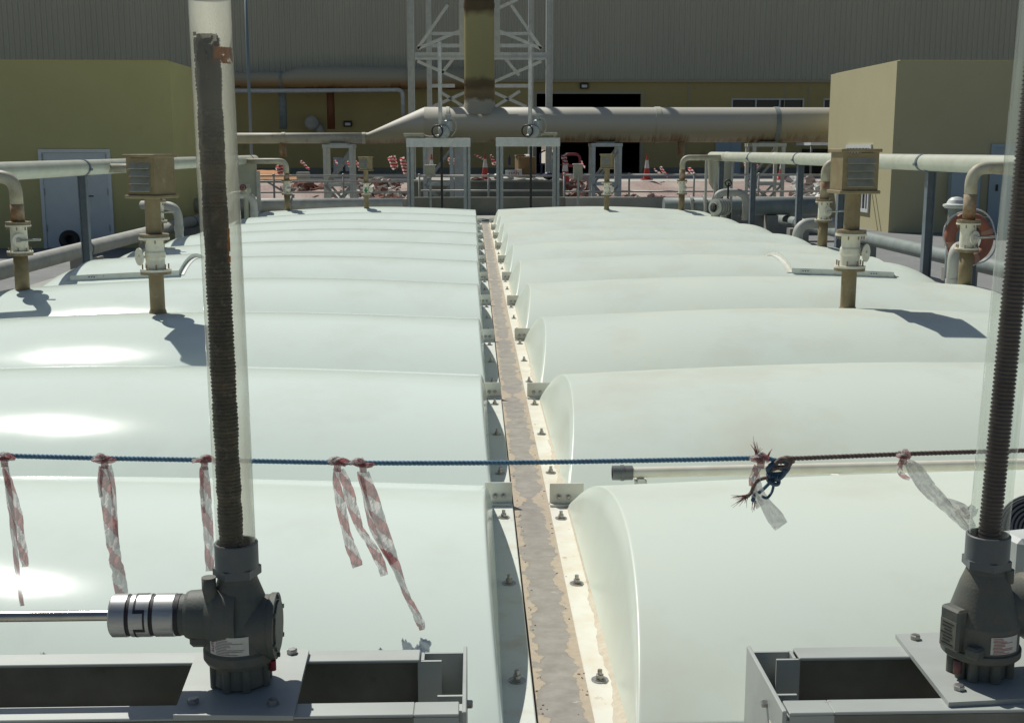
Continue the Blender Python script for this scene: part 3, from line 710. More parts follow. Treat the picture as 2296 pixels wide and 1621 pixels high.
# grease and rust on the tube wall
def wall_patch(z0, z1, a0, a1, name, m, seed, par, axx, ayy, r, thr):
    rnd = random.Random(seed); b = MB(); n = 26; k = 18
    for i in range(n):
        for j in range(k):
            a = a0 + (a1 - a0) * i / n; z = z0 + (z1 - z0) * j / k
            e = min(j, k - 1 - j) / k
            if noise.noise((a * 4 + seed, z * 90, 0)) + e * .9 > thr:
                a2 = a0 + (a1 - a0) * (i + 1) / n; z2 = z0 + (z1 - z0) * (j + 1) / k
                b.add([(axx + r * math.sin(q), ayy - r * math.cos(q), zz_) for q, zz_ in ((a, z), (a2, z), (a2, z2), (a, z2))], [(0, 1, 2, 3)], True)
    if b.v: b.build(name, m, par)
wall_patch(zt(145, 500), zt(108, 500), .25, 1.5, 'rust_stain', m_rust, 3, tb, ax - .0078, ay, ro - .0012, -.17)
wall_patch(zt(590, 515), zt(505, 515), .45, .62, 'rust_stain', m_rust, 8, tb, ax - .004, ay, ro - .0012, .12)
wall_patch(zt(150, 470), zt(75, 470), -.95, .55, 'grease_smear', m_spindle, 5, tb, ax - .008, ay, ro - .0038, .10)

# ---- right gearbox
bx_, by_ = at(2199, 1440, 2.72).x, 2.72
ZR = atz(2210, 1500, ZP).z
t = thing('gearbox', 'dark grey cast gearbox with a nameplate box under the clear tube on the right', 'gearbox', (bx_, by_, ZP), 'gate gearboxes on the near frames')
pl = plate([atz(2127, 1574, ZP)[:2], atz(2480, 1556, ZP)[:2], atz(2330, 1408, ZP)[:2], atz(2008, 1421, ZP)[:2]], ZP, .0118, 'base_plate', m_alu, t)
for px, py in ((2052, 1432), (2150, 1545)):
    p = atz(px, py, ZP); b = MB(); b.hexbolt(p, (0, 0, 1), .0135, .012); b.build('bolt', m_steel, pl)
b = MB(); H2 = zt(1268, 2210) - ZP
b.lathe((bx_, by_, ZP + .0005), (0, 0, 1), [(0, .062), (.050, .062)], 40)
for a in (-62, -35, 10, 60, 110, 170, 220, 265):
    q = R(a); c = Vector((bx_ + .066 * math.sin(q), by_ - .066 * math.cos(q), ZP)); b.cyl(c, c + Vector((0, 0, .052)), .013, 10)
b.lathe((bx_, by_, ZP), (0, 0, 1), [(.048, .06), (.050, .086), (.056, .092), (.072, .092), (.074, .086), (.135, .085), (.150, .080), (H2 * .84, .058), (H2 - .012, .046), (H2, .044), (H2, 0)], 44)
zb = ZP + .125
for mth, rz in (((bx_ - .082, by_ - .028, zb), R(22)),):
    b.box(mth, (.030, .062, .105), rz=rz, bev=.006)
b.box((bx_ - .048, by_ - .078, ZP + .083), (.036, .036, .028), rz=R(35), bev=.006)
b.lathe((bx_ + .02, by_ + .03, ZP + .15), (1, .1, 0), [(0, .05), (0, .07), (.09, .072), (.10, .082), (.14, .082), (.14, 0)], 32)
b.cyl((bx_ + .045, by_ - .02, ZP + H2 - .035), (bx_ + .045, by_ - .02, ZP + H2 - .002), .014, 12)
b.build('housing', m_castiron, t)
nm = Matrix.Rotation(R(22), 3, 'Z'); cN = Vector((bx_ - .082, by_ - .028, zb - .012)) + nm @ Vector((-.0156, 0, 0))
b = MB(); b.box(cN, (.001, .050, .068), mat=nm); npl = b.build('nameplate', M('nameplate_metal', (.22, .215, .18), rough=.5, metal=.3), t)
b = MB()
for q in range(7): b.box(cN + nm @ Vector((-.0009, .004 * (q % 2), .026 - q * .0085)), (.0006, .036 - .006 * (q % 3), .0028), mat=nm)
b.build('print', m_black, npl)
sticker(t, bx_, by_, .0868, ZP + .080, ZP + .122, -.16, .72, '', t)
b = MB(); q = R(-58); c = Vector((bx_ + .076 * math.sin(q), by_ - .076 * math.cos(q), ZP)); b.tube([c + Vector((-.006, 0, .016)), c + Vector((-.006, 0, .048))], [.010, .010], 12); b.build('drain_plug', M('dusty_red_plug', (.20, .09, .08), rough=.7), t)
zc1 = ZP + H2
b = MB(); b.lathe((bx_, by_, zc1), (0, 0, 1), [(-.002, .05), (.0, .057), (.020, .057), (.020, .05)], 6, ph=.45); b.lathe((bx_, by_, zc1), (0, 0, 1), [(.018, .051), (.078, .051), (.080, .049), (.080, .0462), (.05, .0462)], 40); b.build('collar', m_pvc, t)
tb = thing('spindle_tube', 'clear tube over a bare threaded steel screw, on the right edge', 'clear tube', (bx_, by_, zc1 + .05), 'clear tubes over the near spindles')
b = MB(); b.tube([(bx_ + .034 * i / 6, by_, zc1 + .052 + 1.3 * i / 6) for i in range(7)], ro, 44, cap=False)
b.build('tube', m_ac2, tb)
p_ = at(2342, -40, 2.72)
pts, rs = screw((bx_ + .001, by_, zc1 + .03), (p_.x, 2.722, p_.z), .0258, .0098, .0030)
b = MB(); b.tube(pts, rs, 26); b.build('screw', m_screw, tb)
# electric motor to the right of it, fan cover with concentric slots
mo = at(2322, 1188, 2.98)
t = thing('electric_motor', 'slotted round fan cover and pale box of a motor behind the right gearbox', 'motor', (mo.x, mo.y, ZP))
fd = Vector((-.22, -.86, .46)).normalized()
b = MB(); b.lathe(mo, -fd, [(0, 0), (0, .086), (.02, .093), (.16, .093), (.16, 0)], 36); b.build('motor_body', m_rubber, t)
b = MB()
for k in range(8): b.torus(mo + fd * .003, fd, .018 + .0105 * k, .0036, 40, 8)
b.build('fan_cover', m_pvc, t)
b = MB(); c = at(2290, 1245, 2.90); b.box(c, (.085, .09, .115), rz=R(14), bev=.012); b.build('terminal_box', m_palesteel, t)
b = MB(); b.cyl((mo.x, mo.y + .1, ZP), (mo.x, mo.y + .1, mo.z - .05), .04, 16); b.build('foot', m_castiron, t)

# ------------------------------------------------------------------ rope, knots and tape
YR = 3.31
def strands(pts, r, pitch, m, name, label, loc):
    pts = smooth_path(pts, 10); d = [0]
    for a, b_ in zip(pts, pts[1:]): d.append(d[-1] + (b_ - a).length)
    n = int(d[-1] / pitch * 9); q = []; i = 0
    for k in range(n + 1):
        s = d[-1] * k / n
        while i < len(d) - 2 and d[i + 1] < s: i += 1
        q.append((pts[i].lerp(pts[i + 1], min(1, (s - d[i]) / max(d[i + 1] - d[i], 1e-6))), s))
    b = MB()
    for st in range(3):
        line = []
        for p, s in q:
            a = 2 * PI * (s / pitch + st / 3); line.append(p + Vector((0, math.cos(a), math.sin(a))) * r * .56)
        b.tube(line, r * .52, 7)
    return b
bl = [at(px, py, YR) for px, py in ((-1400, 985), (-700, 1000), (-60, 1018), (0, 1021), (230, 1027), (455, 1031), (760, 1037), (950, 1038), (1150, 1037), (1400, 1033), (1560, 1030), (1700, 1027), (1730, 1030), (1752, 1036))]
solo(strands(bl, .0070, .036, m_rope_b, '', '', 0), 'rope', m_rope_b, 'blue twisted rope stretched across the foreground', 'rope', at(-60, 1018, YR))
br = [at(px, py, YR) for px, py in ((1735, 1040), (1765, 1028), (1800, 1027), (2020, 1018), (2180, 1013), (2320, 1009), (2900, 990), (3600, 965))]
solo(strands(br, .0068, .036, m_rope_br, '', '', 0), 'rope', m_rope_br, 'faded brown twisted rope tied to the blue one on the right', 'rope', at(1765, 1028, YR))
# the knot joining them
t = thing('rope_knot', 'bulky knot of blue and brown rope with frayed red ends', 'knot', at(1738, 1075, YR), None)
def pxs(lst, Y=YR, wob=0): return [at(px, py, Y + wob * math.sin(i * 2.1)) for i, (px, py) in enumerate(lst)]
b = MB()
for lst, r in ((((1725, 1045), (1745, 1033), (1768, 1042), (1758, 1060), (1730, 1062), (1722, 1050), (1742, 1040)), .0066), (((1722, 1055), (1740, 1048), (1760, 1056), (1748, 1072), (1728, 1075), (1722, 1062)), .0066),
               (((1735, 1066), (1722, 1072), (1728, 1082), (1742, 1086), (1746, 1078), (1738, 1070)), .0062), (((1728, 1080), (1712, 1096), (1702, 1104)), .0052), (((1735, 1084), (1731, 1102), (1720, 1116), (1708, 1112)), .0042), (((1692, 1106), (1690, 1115), (1688, 1121)), .006)):
    b.tube(smooth_path(pxs(lst, YR - .006, .009), 6), r, 8)
b.build('blue_turns', M('navy_rope', (.06, .115, .175), (.10, .16, .21), 80, .4, .7, rough=.8, bump=.5, bscale=500, bdist=.002), t)
b = MB()
for lst, r in ((((1738, 1041), (1752, 1029), (1772, 1034), (1764, 1046), (1744, 1048), (1732, 1052)), .0072), (((1748, 1036), (1760, 1026), (1774, 1028), (1778, 1036)), .0062), (((1722, 1070), (1706, 1074), (1696, 1080), (1690, 1090), (1684, 1104), (1676, 1112)), .0055)):
    b.tube(smooth_path(pxs(lst, YR - .012, .006), 6), r, 8)
b.build('brown_turns', m_rope_br, t)
b = MB(); rnd = random.Random(11)
for c, dr, n, ln in (((1678, 1111), (-1, .45), 26, 26), ((1696, 1022), (-.12, -1), 22, 30), ((1690, 1122), (.0, 1), 12, 16), ((1722, 1022), (.5, -1), 5, 18)):
    for i in range(n):
        sx, sy = rnd.uniform(-.55, .55), rnd.uniform(-.55, .55); l = ln * rnd.uniform(.5, 1)
        x, y = c[0] + rnd.uniform(-4, 4), c[1] + rnd.uniform(-3, 3); Yj = YR + rnd.uniform(-.01, .01)
        b.tube([at(x, y, YR), at(x + (dr[0] + sx) * l * .5, y + (dr[1] + sy) * l * .5, Yj), at(x + (dr[0] + sx * 1.4) * l, y + (dr[1] + sy * 1.2) * l + 2, Yj)], [.0013, .0010, .0004], 4)
b.build('frayed_fibres', m_fray, t)

def ribbon(b, pts, Y, fold=.6, rep=11.0, seed=0, dY=0.0):
    """pts: (px, py, width in px, twist); crumpled plastic tape"""
    rnd = random.Random(seed)
    base = [Vector((p[0], p[1], p[2])) for p in pts]; tw = [Vector((p[3], 0, 0)) for p in pts]
    sp = smooth_path(base, 9); tws = smooth_path(tw, 9)
    P3 = []; 
    n = len(sp); rows = []; uvs = []; acc = 0
    for i in range(n):
        p = sp[i]; a = sp[max(i - 1, 0)]; c = sp[min(i + 1, n - 1)]
        tx, ty = c.x - a.x, c.y - a.y; l = math.hypot(tx, ty) or 1; nx, ny = -ty / l, tx / l
        if i: acc += math.hypot(p.x - sp[i - 1].x, p.y - sp[i - 1].y) / 930
        th = tws[i].x; row = []; ur = []
        m_ = 6
        for j in range(m_ + 1):
            s = (j / m_ - .5) * p.z
            cr = noise.noise((i * .28 + seed, j * .9, seed)) * fold
            yy = Y + dY * i / n + math.sin(th) * s / 930 + cr * p.z / 930 * .45 + .05 * cr * p.z / 930
            k = math.cos(th) * (1 - .25 * abs(cr))
            row.append(at(p.x + nx * s * k + cr * 2, p.y + ny * s * k, yy)); ur.append((acc * rep, j / m_ * .5))
        rows.append(row); uvs.append(ur)
    b.grid(rows, False, uv=uvs); return b
def knot_blob(b, px, py, Y, s, seed):
    rnd = random.Random(seed)
    for i in range(5):
        x = px + rnd.uniform(-s, s) * .5; a = rnd.uniform(-.5, .5)
        l = [(x - s * .8, py + rnd.uniform(-4, 4), 9, a), (x, py - 8 + rnd.uniform(-5, 12), 12, .3), (x + s * .8, py + rnd.uniform(-4, 6), 8, a)]
        ribbon(b, l, Y - .010 - .003 * i, .8, 14, seed + i)
    ribbon(b, [(px - 5, py - 13, 13, .2), (px + 1, py + 3, 18, .3), (px + 2, py + 20, 17, .1)], Y - .016, .9, 14, seed + 9)
TAPES = [
 ('faded red and white tape at the far left of the rope, with two tails', 8, 1027, [[(10, 1038, 14, .2), (20, 1085, 24, .5), (38, 1150, 26, .3), (45, 1200, 24, .6), (52, 1240, 22, .2), (57, 1270, 16, .2)], [(14, 1050, 14, .5), (22, 1120, 16, .2), (32, 1210, 14, .3), (40, 1290, 12, .3), (50, 1358, 10, .1)]]),
 ('red and white tape tied to the rope, its end hidden behind the silver coupling', 233, 1031, [[(233, 1045, 20, .2), (238, 1100, 30, .3), (247, 1170, 31, .2), (256, 1240, 33, .4), (266, 1290, 33, .2), (274, 1335, 30, .2)], [(228, 1045, 14, .2), (224, 1080, 14, .6), (226, 1115, 10, .8)], [(242, 1042, 16, .2), (252, 1080, 14, .5), (257, 1140, 14, .6), (262, 1230, 14, .4)]]),
 ('red and white tape tied to the rope just left of the grimy tube', 457, 1034, [[(457, 1046, 18, .2), (460, 1090, 26, .3), (464, 1150, 26, .2), (468, 1210, 24, .3), (471, 1280, 22, .2)], [(452, 1050, 10, .3), (452, 1100, 12, .6), (458, 1150, 10, .6)]]),
 ('red and white tape in two separate tails, left one of the middle pair', 755, 1038, [[(752, 1050, 14, .2), (756, 1090, 20, .3), (766, 1140, 24, .2), (776, 1190, 22, .5), (788, 1230, 26, .2), (803, 1270, 26, .1)], [(764, 1052, 16, .3), (778, 1090, 26, .2), (792, 1140, 26, .3), (808, 1185, 20, .5), (830, 1218, 22, .5), (850, 1255, 24, .3), (862, 1290, 18, .3)]]),
 ('long twisted tape blown right, rightmost of the striped tapes', 812, 1040, [[(815, 1060, 26, .2), (835, 1120, 34, .3), (858, 1190, 32, .4), (882, 1255, 28, .5), (906, 1320, 22, .8), (925, 1360, 18, .5), (942, 1395, 20, .2), (947, 1412, 12, .2)], [(806, 1056, 14, .2), (818, 1110, 16, .6), (834, 1180, 16, .4), (858, 1225, 18, .5), (884, 1262, 22, .2)], [(845, 1205, 14, .3), (862, 1235, 12, .7), (884, 1262, 14, .3)]]),
]
DYS = [(-.05, -.13), (-.14, -.05, -.08), (-.10, -.05), (-.03, -.03), (-.11, -.03, -.03)]
for i, (lab, kx, ky, tails) in enumerate(TAPES):
    b = MB()
    for j, tl in enumerate(tails): ribbon(b, tl, YR - .004 + .006 * j, 1.0, 10.5, i * 7 + j, dY=DYS[i][j])
    knot_blob(b, kx, ky, YR, 22, i * 31)
    solo(b, 'barrier_tape', m_tape, lab, 'barrier tape', at(kx, ky, YR), 'tape tails on the foreground rope')
t = thing('barrier_tape', 'nearly white worn tape with a red knot hanging under the rope knot', 'barrier tape', at(1702, 1032, YR), 'tape tails on the foreground rope')
b = MB(); knot_blob(b, 1704, 1031, YR, 18, 222); ribbon(b, [(1700, 1045, 20, .2), (1688, 1070, 18, .4), (1684, 1090, 12, .5)], YR - .018, .6, 30, 51); b.build('knot', m_tape_far if False else m_tape, t)
b = MB(); ribbon(b, [(1694, 1062, 18, .2), (1700, 1095, 22, .3), (1714, 1125, 26, .2), (1738, 1160, 38, .1), (1752, 1180, 34, .1)], YR - .012, .5, 14, 61); ribbon(b, [(1690, 1080, 10, .2), (1692, 1110, 18, .3), (1706, 1135, 24, .2)], YR - .008, .6, 14, 62); b.build('tail', m_film, t)
t = thing('barrier_tape', 'clear worn tape blown down right towards the right tube', 'barrier tape', at(2024, 1022, YR), 'tape tails on the foreground rope')
b = MB(); knot_blob(b, 2024, 1022, YR, 14, 322); ribbon(b, [(2022, 1030, 14, .2), (2017, 1050, 14, .4), (2024, 1066, 14, .3), (2040, 1074, 8, .3)], YR - .012, .6, 30, 71); b.build('knot', m_tape, t)
b = MB(); ribbon(b, [(2034, 1034, 16, .2), (2052, 1055, 36, .2), (2082, 1095, 38, .2), (2115, 1128, 32, .4), (2150, 1165, 24, .5), (2172, 1188, 14, .3)], YR - .01, .6, 14, 72); ribbon(b, [(2115, 1120, 14, .3), (2150, 1135, 22, .2), (2172, 1150, 30, .1), (2186, 1135, 20, .1)], YR - .0, .6, 14, 73); ribbon(b, [(2150, 1140, 26, .2), (2168, 1165, 26, .2), (2182, 1185, 18, .2)], YR + .004, .6, 14, 74); b.build('tail', m_film, t)
# ------------------------------------------------------------------ louvred vents on the covers
def flange_ring(b, x, y, z, r, h): b.lathe((x, y, z), (0, 0, 1), [(0, .02), (0, r), (h, r), (h, .02)], 24)
def hood_vent(px, py, Y, top_py, label, rot, scale=1.0, detail=True, arrow=False, hw=.122):
    side = -1 if px < 1062 else 1
    base = at(px, py, Y); X = base.x; k = int((Y - Y00) / P); zs = vault_h(side, X, Y - Y00 - k * P)
    t = thing('hood_vent', label, 'vent', (X, Y, zs), 'louvred vents standing on the covers')
    D = (base - CAM).dot(FWD)
    def zpy(q): return at(px, q, Y).z
    tot = zpy(top_py) - zs
    S = tot / 1.16
    zf = lambda f: zs + f * S
    b = MB(); b.lathe((X, Y, zs - .06), (0, 0, 1), [(0, .064 * S), (.065, .064 * S), (.085, .055 * S), (.06 + .305 * S, .055 * S)], 24); b.build('lower_pipe', m_brown, t)
    b = MB(); flange_ring(b, X, Y, zf(.288), .112 * S, .022 * S); b.build('lower_flange', m_flbrown, t)
    b = MB(); flange_ring(b, X, Y, zf(.310), .114 * S, .016 * S); b.lathe((X, Y, zf(.32)), (0, 0, 1), [(0, .070 * S), (.08 * S, .070 * S), (.095 * S, .076 * S), (.13 * S, .076 * S), (.145 * S, .068 * S), (.235 * S, .068 * S)], 26); flange_ring(b, X, Y, zf(.545), .112 * S, .018 * S); b.build('valve_body', m_valve, t)
    b = MB(); 
    for i in range(8):
        a = 2 * PI * i / 8 + .3; c = Vector((X + .094 * S * math.cos(a), Y + .094 * S * math.sin(a), 0)); MB().cyl((c.x, c.y, zf(.30)), (c.x, c.y, zf(.365)), .0055 * S, 6).build('stud', m_flbrown, t); MB().cyl((c.x, c.y, zf(.52)), (c.x, c.y, zf(.585)), .0055 * S, 6).build('stud', m_flbrown, t)
    b = MB(); flange_ring(b, X, Y, zf(.564), .108 * S, .024 * S); b.build('upper_flange', m_flbrown, t)
    sx = -1 if px < 500 else 1
    c = Vector((X + sx * .105 * S, Y - .03 * S, zf(.42))); dv = Vector((sx * .75, -.66, 0)).normalized()
    b = MB(); b.cyl((X, Y, zf(.42)), c, .012 * S, 8); b.cyl(c, c + dv * .008, .066 * S, 24); b.cyl(c + dv * .008, c + dv * .016, .014, 8); b.build('damper_disc', m_valve, t)
    b = MB(); b.lathe((X, Y, zf(.585)), (0, 0, 1), [(0, .058 * S), (.30 * S, .056 * S)], 24); b.build('upper_pipe', m_brown, t)
    # hood
    m = Matrix.Rotation(rot, 3, 'Z'); h0, h1 = .865, 1.16; hb = MB(); o = Vector((X, Y, 0)); w_ = hw * S
    zc = (zf(h0) + zf(h1)) / 2; hh = (h1 - h0) * S; fr = .03 * S
    for q in (-1, 1):
        hb.box(o + m @ Vector((q * (w_ - .006), 0, zc)), (.012, 2 * w_, hh - .02), mat=m)
        for e in (-1, 1): hb.box(o + m @ Vector((e * (w_ - fr / 2 - .012), q * (w_ - .007), zc)), (fr, .014, hh - .02), mat=m)
        hb.box(o + m @ Vector((0, q * (w_ - .007), zf(h0) + .028 * S)), (2 * (w_ - fr) - .02, .014, .03 * S), mat=m); hb.box(o + m @ Vector((0, q * (w_ - .007), zf(h1) - .034 * S)), (2 * (w_ - fr) - .02, .014, .036 * S), mat=m)
    hb.build('hood_box', m_brown, t)
    b = MB(); b.box((X, Y, zf(h1)), (2 * w_ + .034 * S, 2 * w_ + .034 * S, .024 * S), mat=m, bev=.004); b.build('top_plate', m_brown, t)
    b = MB(); b.box((X, Y, zf(h0)), (2 * w_ + .034 * S, 2 * w_ + .034 * S, .024 * S), mat=m, bev=.004); b.build('bottom_plate', m_brown, t)
    for q in (-1, 1):
        b = MB(); ml = m @ Matrix.Rotation(q * R(-58), 3, 'X')
        for i in range(4): b.box(o + m @ Vector((0, q * (w_ + .004 * S), zf(h0) + (.07 + .055 * i) * S)), (2 * (w_ - fr) - .01, .074 * S, .006), mat=ml)
        b.box(o + m @ Vector((0, q * (w_ - .06 * S), zc)), (2 * (w_ - fr), .005, hh - .05), mat=m)
        b.build('louvre', m_louvre, t)
    if arrow:
        b = MB(); z0 = zf(.44); yy = Y - .078 * S; b.box((X, yy, z0), (.03, .006, .05)); b.add([(X - .045, yy - .003, z0 - .02), (X + .045, yy - .003, z0 - .02), (X, yy - .003, z0 - .085)], [(0, 1, 2)]); b.build('arrow_mark', m_green, t)
    return t
hood_vent(354, 694, 8.62, 350, 'brown louvred vent on the left covers, with its louvres turned left', R(-22))
hood_vent(1901, 677, 8.90, 338, 'brown louvred vent on the right covers, standing before the cream building', R(2), hw=.132)
hood_vent(822, 468, 24.35, 353, 'small brown louvred vent with a green arrow, far end of the left covers', R(-16), arrow=True)
hood_vent(1360, 466, 24.2, 347, 'small brown louvred vent at the far end of the right covers', R(-18))

# ------------------------------------------------------------------ odour headers, branches and their posts
HZ = {-1: (1.325, -4.62), 1: (1.392, 5.07)}
def ring(b, x, y, z, r): b.lathe((x, y - .03, z), (0, 1, 0), [(0, r), (0, r + .007), (.06, r + .007), (.06, r)], 22); b.box((x - (.1 if x > 0 else -.1), y, z - .02), (.03, .07, .03))
def header(side):
    z, x = HZ[side]; r = .092
    t = thing('header_pipe', 'long %s pipe on posts running beside the %s covers' % (('pale green grey', 'left') if side < 0 else ('cream', 'right')), 'pipe', (x, 8, z), 'overhead pipes beside the covers')
    b = MB(); b.tube([(x, y, z) for y in (4.5, 10, 16, 22, 25.9)], r, 24); b.build('pipe', m_duct, t)
    for y in ((14.55, 20.4, 25.3) if side < 0 else (11.0, 13.6, 16.7, 18.9, 22.1)):
        b = MB(); ring(b, x, y, z, r); b.build('clamp', m_bluepost, t)
    for y in ((11.8, 17.6, 23) if side < 0 else (9.6, 15.2, 20.4, 24.3)):
        b = MB(); b.lathe((x, y - .09, z), (0, 1, 0), [(0, r), (.02, r + .005), (.18, r + .005), (.20, r)], 22); b.build('pipe_sleeve', m_duct, t)
header(-1); header(1)
POSTN = {-1: [(10.3, 'at the left picture edge'), (14.62, 'in front of the white door'), (25.4, 'at the far left end of the pipe')],
         1: [(13.45, 'between the right vent and the cream building'), (16.75, 'second nearest under the right pipe'), (18.9, 'third nearest under the right pipe'), (22.1, 'fourth under the right pipe'), (25.0, 'at the far end of the right pipe'), (11.15, 'behind the riser by the lifebuoy')]}
for side in (-1, 1):
    z, x = HZ[side]
    for y, where in POSTN[side]:
        b = MB(); xx = x + side * .03; b.box((xx, y, (z - .10 + ZG) / 2), (.085, .008, z - .10 - ZG)); b.box((xx - .042, y + .0, (z - .10 + ZG) / 2), (.008, .09, z - .10 - ZG)); b.box((xx + .046, y, (z - .10 + ZG) / 2), (.008, .09, z - .10 - ZG)); b.box((xx, y, z - .097), (.16, .1, .01)); b.box((xx, y, ZG + .006), (.16, .16, .012))
        solo(b, 'pipe_post', m_bluepost, 'dark steel post holding the %s pipe, %s' % ('left' if side < 0 else 'right', where), 'post', (xx, y, ZG), 'posts under the overhead pipes')
def riser(side, X, Y, label, disc=True):
    z, hx = HZ[side]; k = int((Y - Y00) / P); z00 = vault_h(side, X, Y - Y00 - k * P); zs = z00 + .085
    t = thing('branch_riser', label, 'pipe riser', (X, Y, z00), 'risers joining the covers to the overhead pipes')
    zt_ = z - .02; L_ = zt_ - zs; r = .056
    b = MB(); b.tube([(X, Y, z00 - .08), (X, Y, zs + .25)], .062, 22); b.build('lower_pipe', m_brown, t)
    b = MB(); flange_ring(b, X, Y, zs + .222, .108, .025); b.build('lower_flange', m_flbrown, t)
    b = MB(); flange_ring(b, X, Y, zs + .248, .110, .014); b.lathe((X, Y, zs + .26), (0, 0, 1), [(0, .072), (.22, .070)], 24); flange_ring(b, X, Y, zs + .475, .108, .014); b.build('valve_body', m_valve, t)
    b = MB()
    for i in range(8):
        a = 2 * PI * i / 8 + .2; c = Vector((X + .093 * math.cos(a), Y + .093 * math.sin(a), 0)); MB().cyl((c.x, c.y, zs + .235), (c.x, c.y, zs + .29), .006, 6).build('stud', m_flbrown, t); MB().cyl((c.x, c.y, zs + .445), (c.x, c.y, zs + .52), .006, 6).build('stud', m_flbrown, t)
    b = MB(); flange_ring(b, X, Y, zs + .490, .105, .028); b.build('upper_flange', m_flbrown, t)
    c = Vector((X + .03, Y - .075, zs + .36)); b = MB(); b.cyl(c, c + Vector((.006, -.012, 0)), .060, 22); b.build('damper_disc', m_valve, t)
    b = MB(); b.tube([c + Vector((0, -.02, 0)), c + Vector((.2, -.05, .01))], .010, 8); b.box(c + Vector((.0, -.02, .0)), (.035, .02, .035)); b.build('lever', m_greypipe, t)
    b = MB(); b.tube([(X, Y, zs + .515), (X, Y, zt_ - .24)], [.058, .058], 22); b.build('stained_pipe', m_stainbrown, t)
    b = MB(); b.tube(bend([(X, Y, zt_ - .25), (X, Y, zt_), (hx, Y, zt_)], .15, 9), r, 22); b.build('elbow', m_elbow, t)
    return t
RL = [(-1, -4.0, 10.75, 'riser with an ivory valve at the left picture edge'), (-1, -3.98, 15.4, 'riser behind the left louvred vent'), (-1, -3.76, 24.6, 'small riser at the far end of the left pipe'),
      (1, 4.55, 11.0, 'riser with an ivory valve in front of the orange lifebuoy'), (1, 4.48, 15.4, 'riser just left of the right louvred vent'), (1, 4.21, 24.5, 'small riser at the far end of the right pipe')]
for a in RL: riser(*a)

# ------------------------------------------------------------------ yard, pipes at ground level
g = MB()
def zg(Y):
    if Y < 37.4: return ZG
    if Y < 41.0: return ZG + (Y - 37.4) / 3.6 * .977
    return .477
ys = [-30, 0, 20, 37.4]; xs = [-80, -20, 0, 20, 90]
g.grid([[Vector((x, y, zg(y) - .004)) for x in xs] for y in ys], False, flip=True); structure(g, 'yard_ground', m_deck)
def paver_mat():
    m, N, L, b = nodes('pink_pavers'); b.inputs['Roughness'].default_value = .9
    tc = N.new('ShaderNodeTexCoord'); br = N.new('ShaderNodeTexBrick'); br.inputs['Scale'].default_value = 2.6; br.inputs['Color1'].default_value = (.42, .30, .27, 1); br.inputs['Color2'].default_value = (.36, .25, .225, 1); br.inputs['Mortar'].default_value = (.27, .21, .185, 1); br.inputs['Mortar Size'].default_value = .03
    mp = N.new('ShaderNodeMapping'); mp.inputs['Rotation'].default_value = (0, 0, R(38)); L.new(tc.outputs['Object'], mp.inputs[0]); L.new(mp.outputs[0], br.inputs[0])
    n = N.new('ShaderNodeTexNoise'); n.inputs['Scale'].default_value = .9; n.inputs['Detail'].default_value = 6; L.new(tc.outputs['Object'], n.inputs['Vector'])
    r = N.new('ShaderNodeMapRange'); r.inputs[1].default_value = .45; r.inputs[2].default_value = .7; L.new(n.outputs[0], r.inputs[0])
    x = N.new('ShaderNodeMix'); x.data_type = 'RGBA'; L.new(r.outputs[0], x.inputs['Factor']); L.new(br.outputs[0], x.inputs['A']); x.inputs['B'].default_value = (.47, .40, .34, 1)
    L.new(x.outputs['Result'], b.inputs['Base Color']); return m
g = MB(); g.grid([[Vector((x, 37.4 + 3.6 * j / 8, zg(37.4 + 3.6 * j / 8) + .03 * noise.noise((x * .8, j * .7, 0)) * (j not in (0, 8)))) for x in [-80 + 1.0 * i for i in range(171)]] for j in range(9)], True, flip=True); structure(g, 'paver_bank', paver_mat())
g = MB(); g.grid([[Vector((x, y, .473)) for x in (-80, -20, 0, 20, 90)] for y in (41, 46, 54.9)], False, flip=True); structure(g, 'far_paving', m_roadc)
g = MB(); g.grid([[Vector((x, y, .467)) for x in (-1500, -90, 0, 90, 1500)] for y in (54.9, 100, 1800)], False, flip=True); structure(g, 'desert_ground', m_desert)
g = MB(); g.grid([[Vector((x, y, -.6)) for x in (-1500, -80, 90, 1500)] for y in (-900, -30, 54.9)], False, flip=True); structure(g, 'outer_ground', m_desert)
b = MB(); b.box((-30, 41.05, .50), (56.0, .3, .09)); structure(b, 'kerb', m_conc)

def ground_pipe(side):
    x, z, r = (-5.92, .045, .115) if side < 0 else (7.15, -.06, .115)
    t = thing('ground_pipe', 'long grey pipe on low supports along the yard to the %s of the covers' % ('left' if side < 0 else 'right'), 'pipe', (x, 6, z), 'low pipes along the yard')
    b = MB(); b.tube([(x, 6, z), (x, 18, z), (x, 26.3 if side < 0 else 31, z)], r, 22); b.build('pipe', m_greypipe if side < 0 else m_greenpipe, t)
    for y in ((14.2, 18.6, 22.4, 25.6) if side < 0 else (13, 17.5, 22, 26.5)):
        b = MB(); b.box((x, y, (z - r + ZG) / 2 - .004), (.42, .30, z - r - ZG)); b.build('support_block', m_conc, t)
        b = MB(); b.lathe((x, y - .03, z), (0, 1, 0), [(0, r), (0, r + .006), (.05, r + .006), (.05, r)], 20); b.build('strap', m_bluepost, t)
ground_pipe(-1); ground_pipe(1)
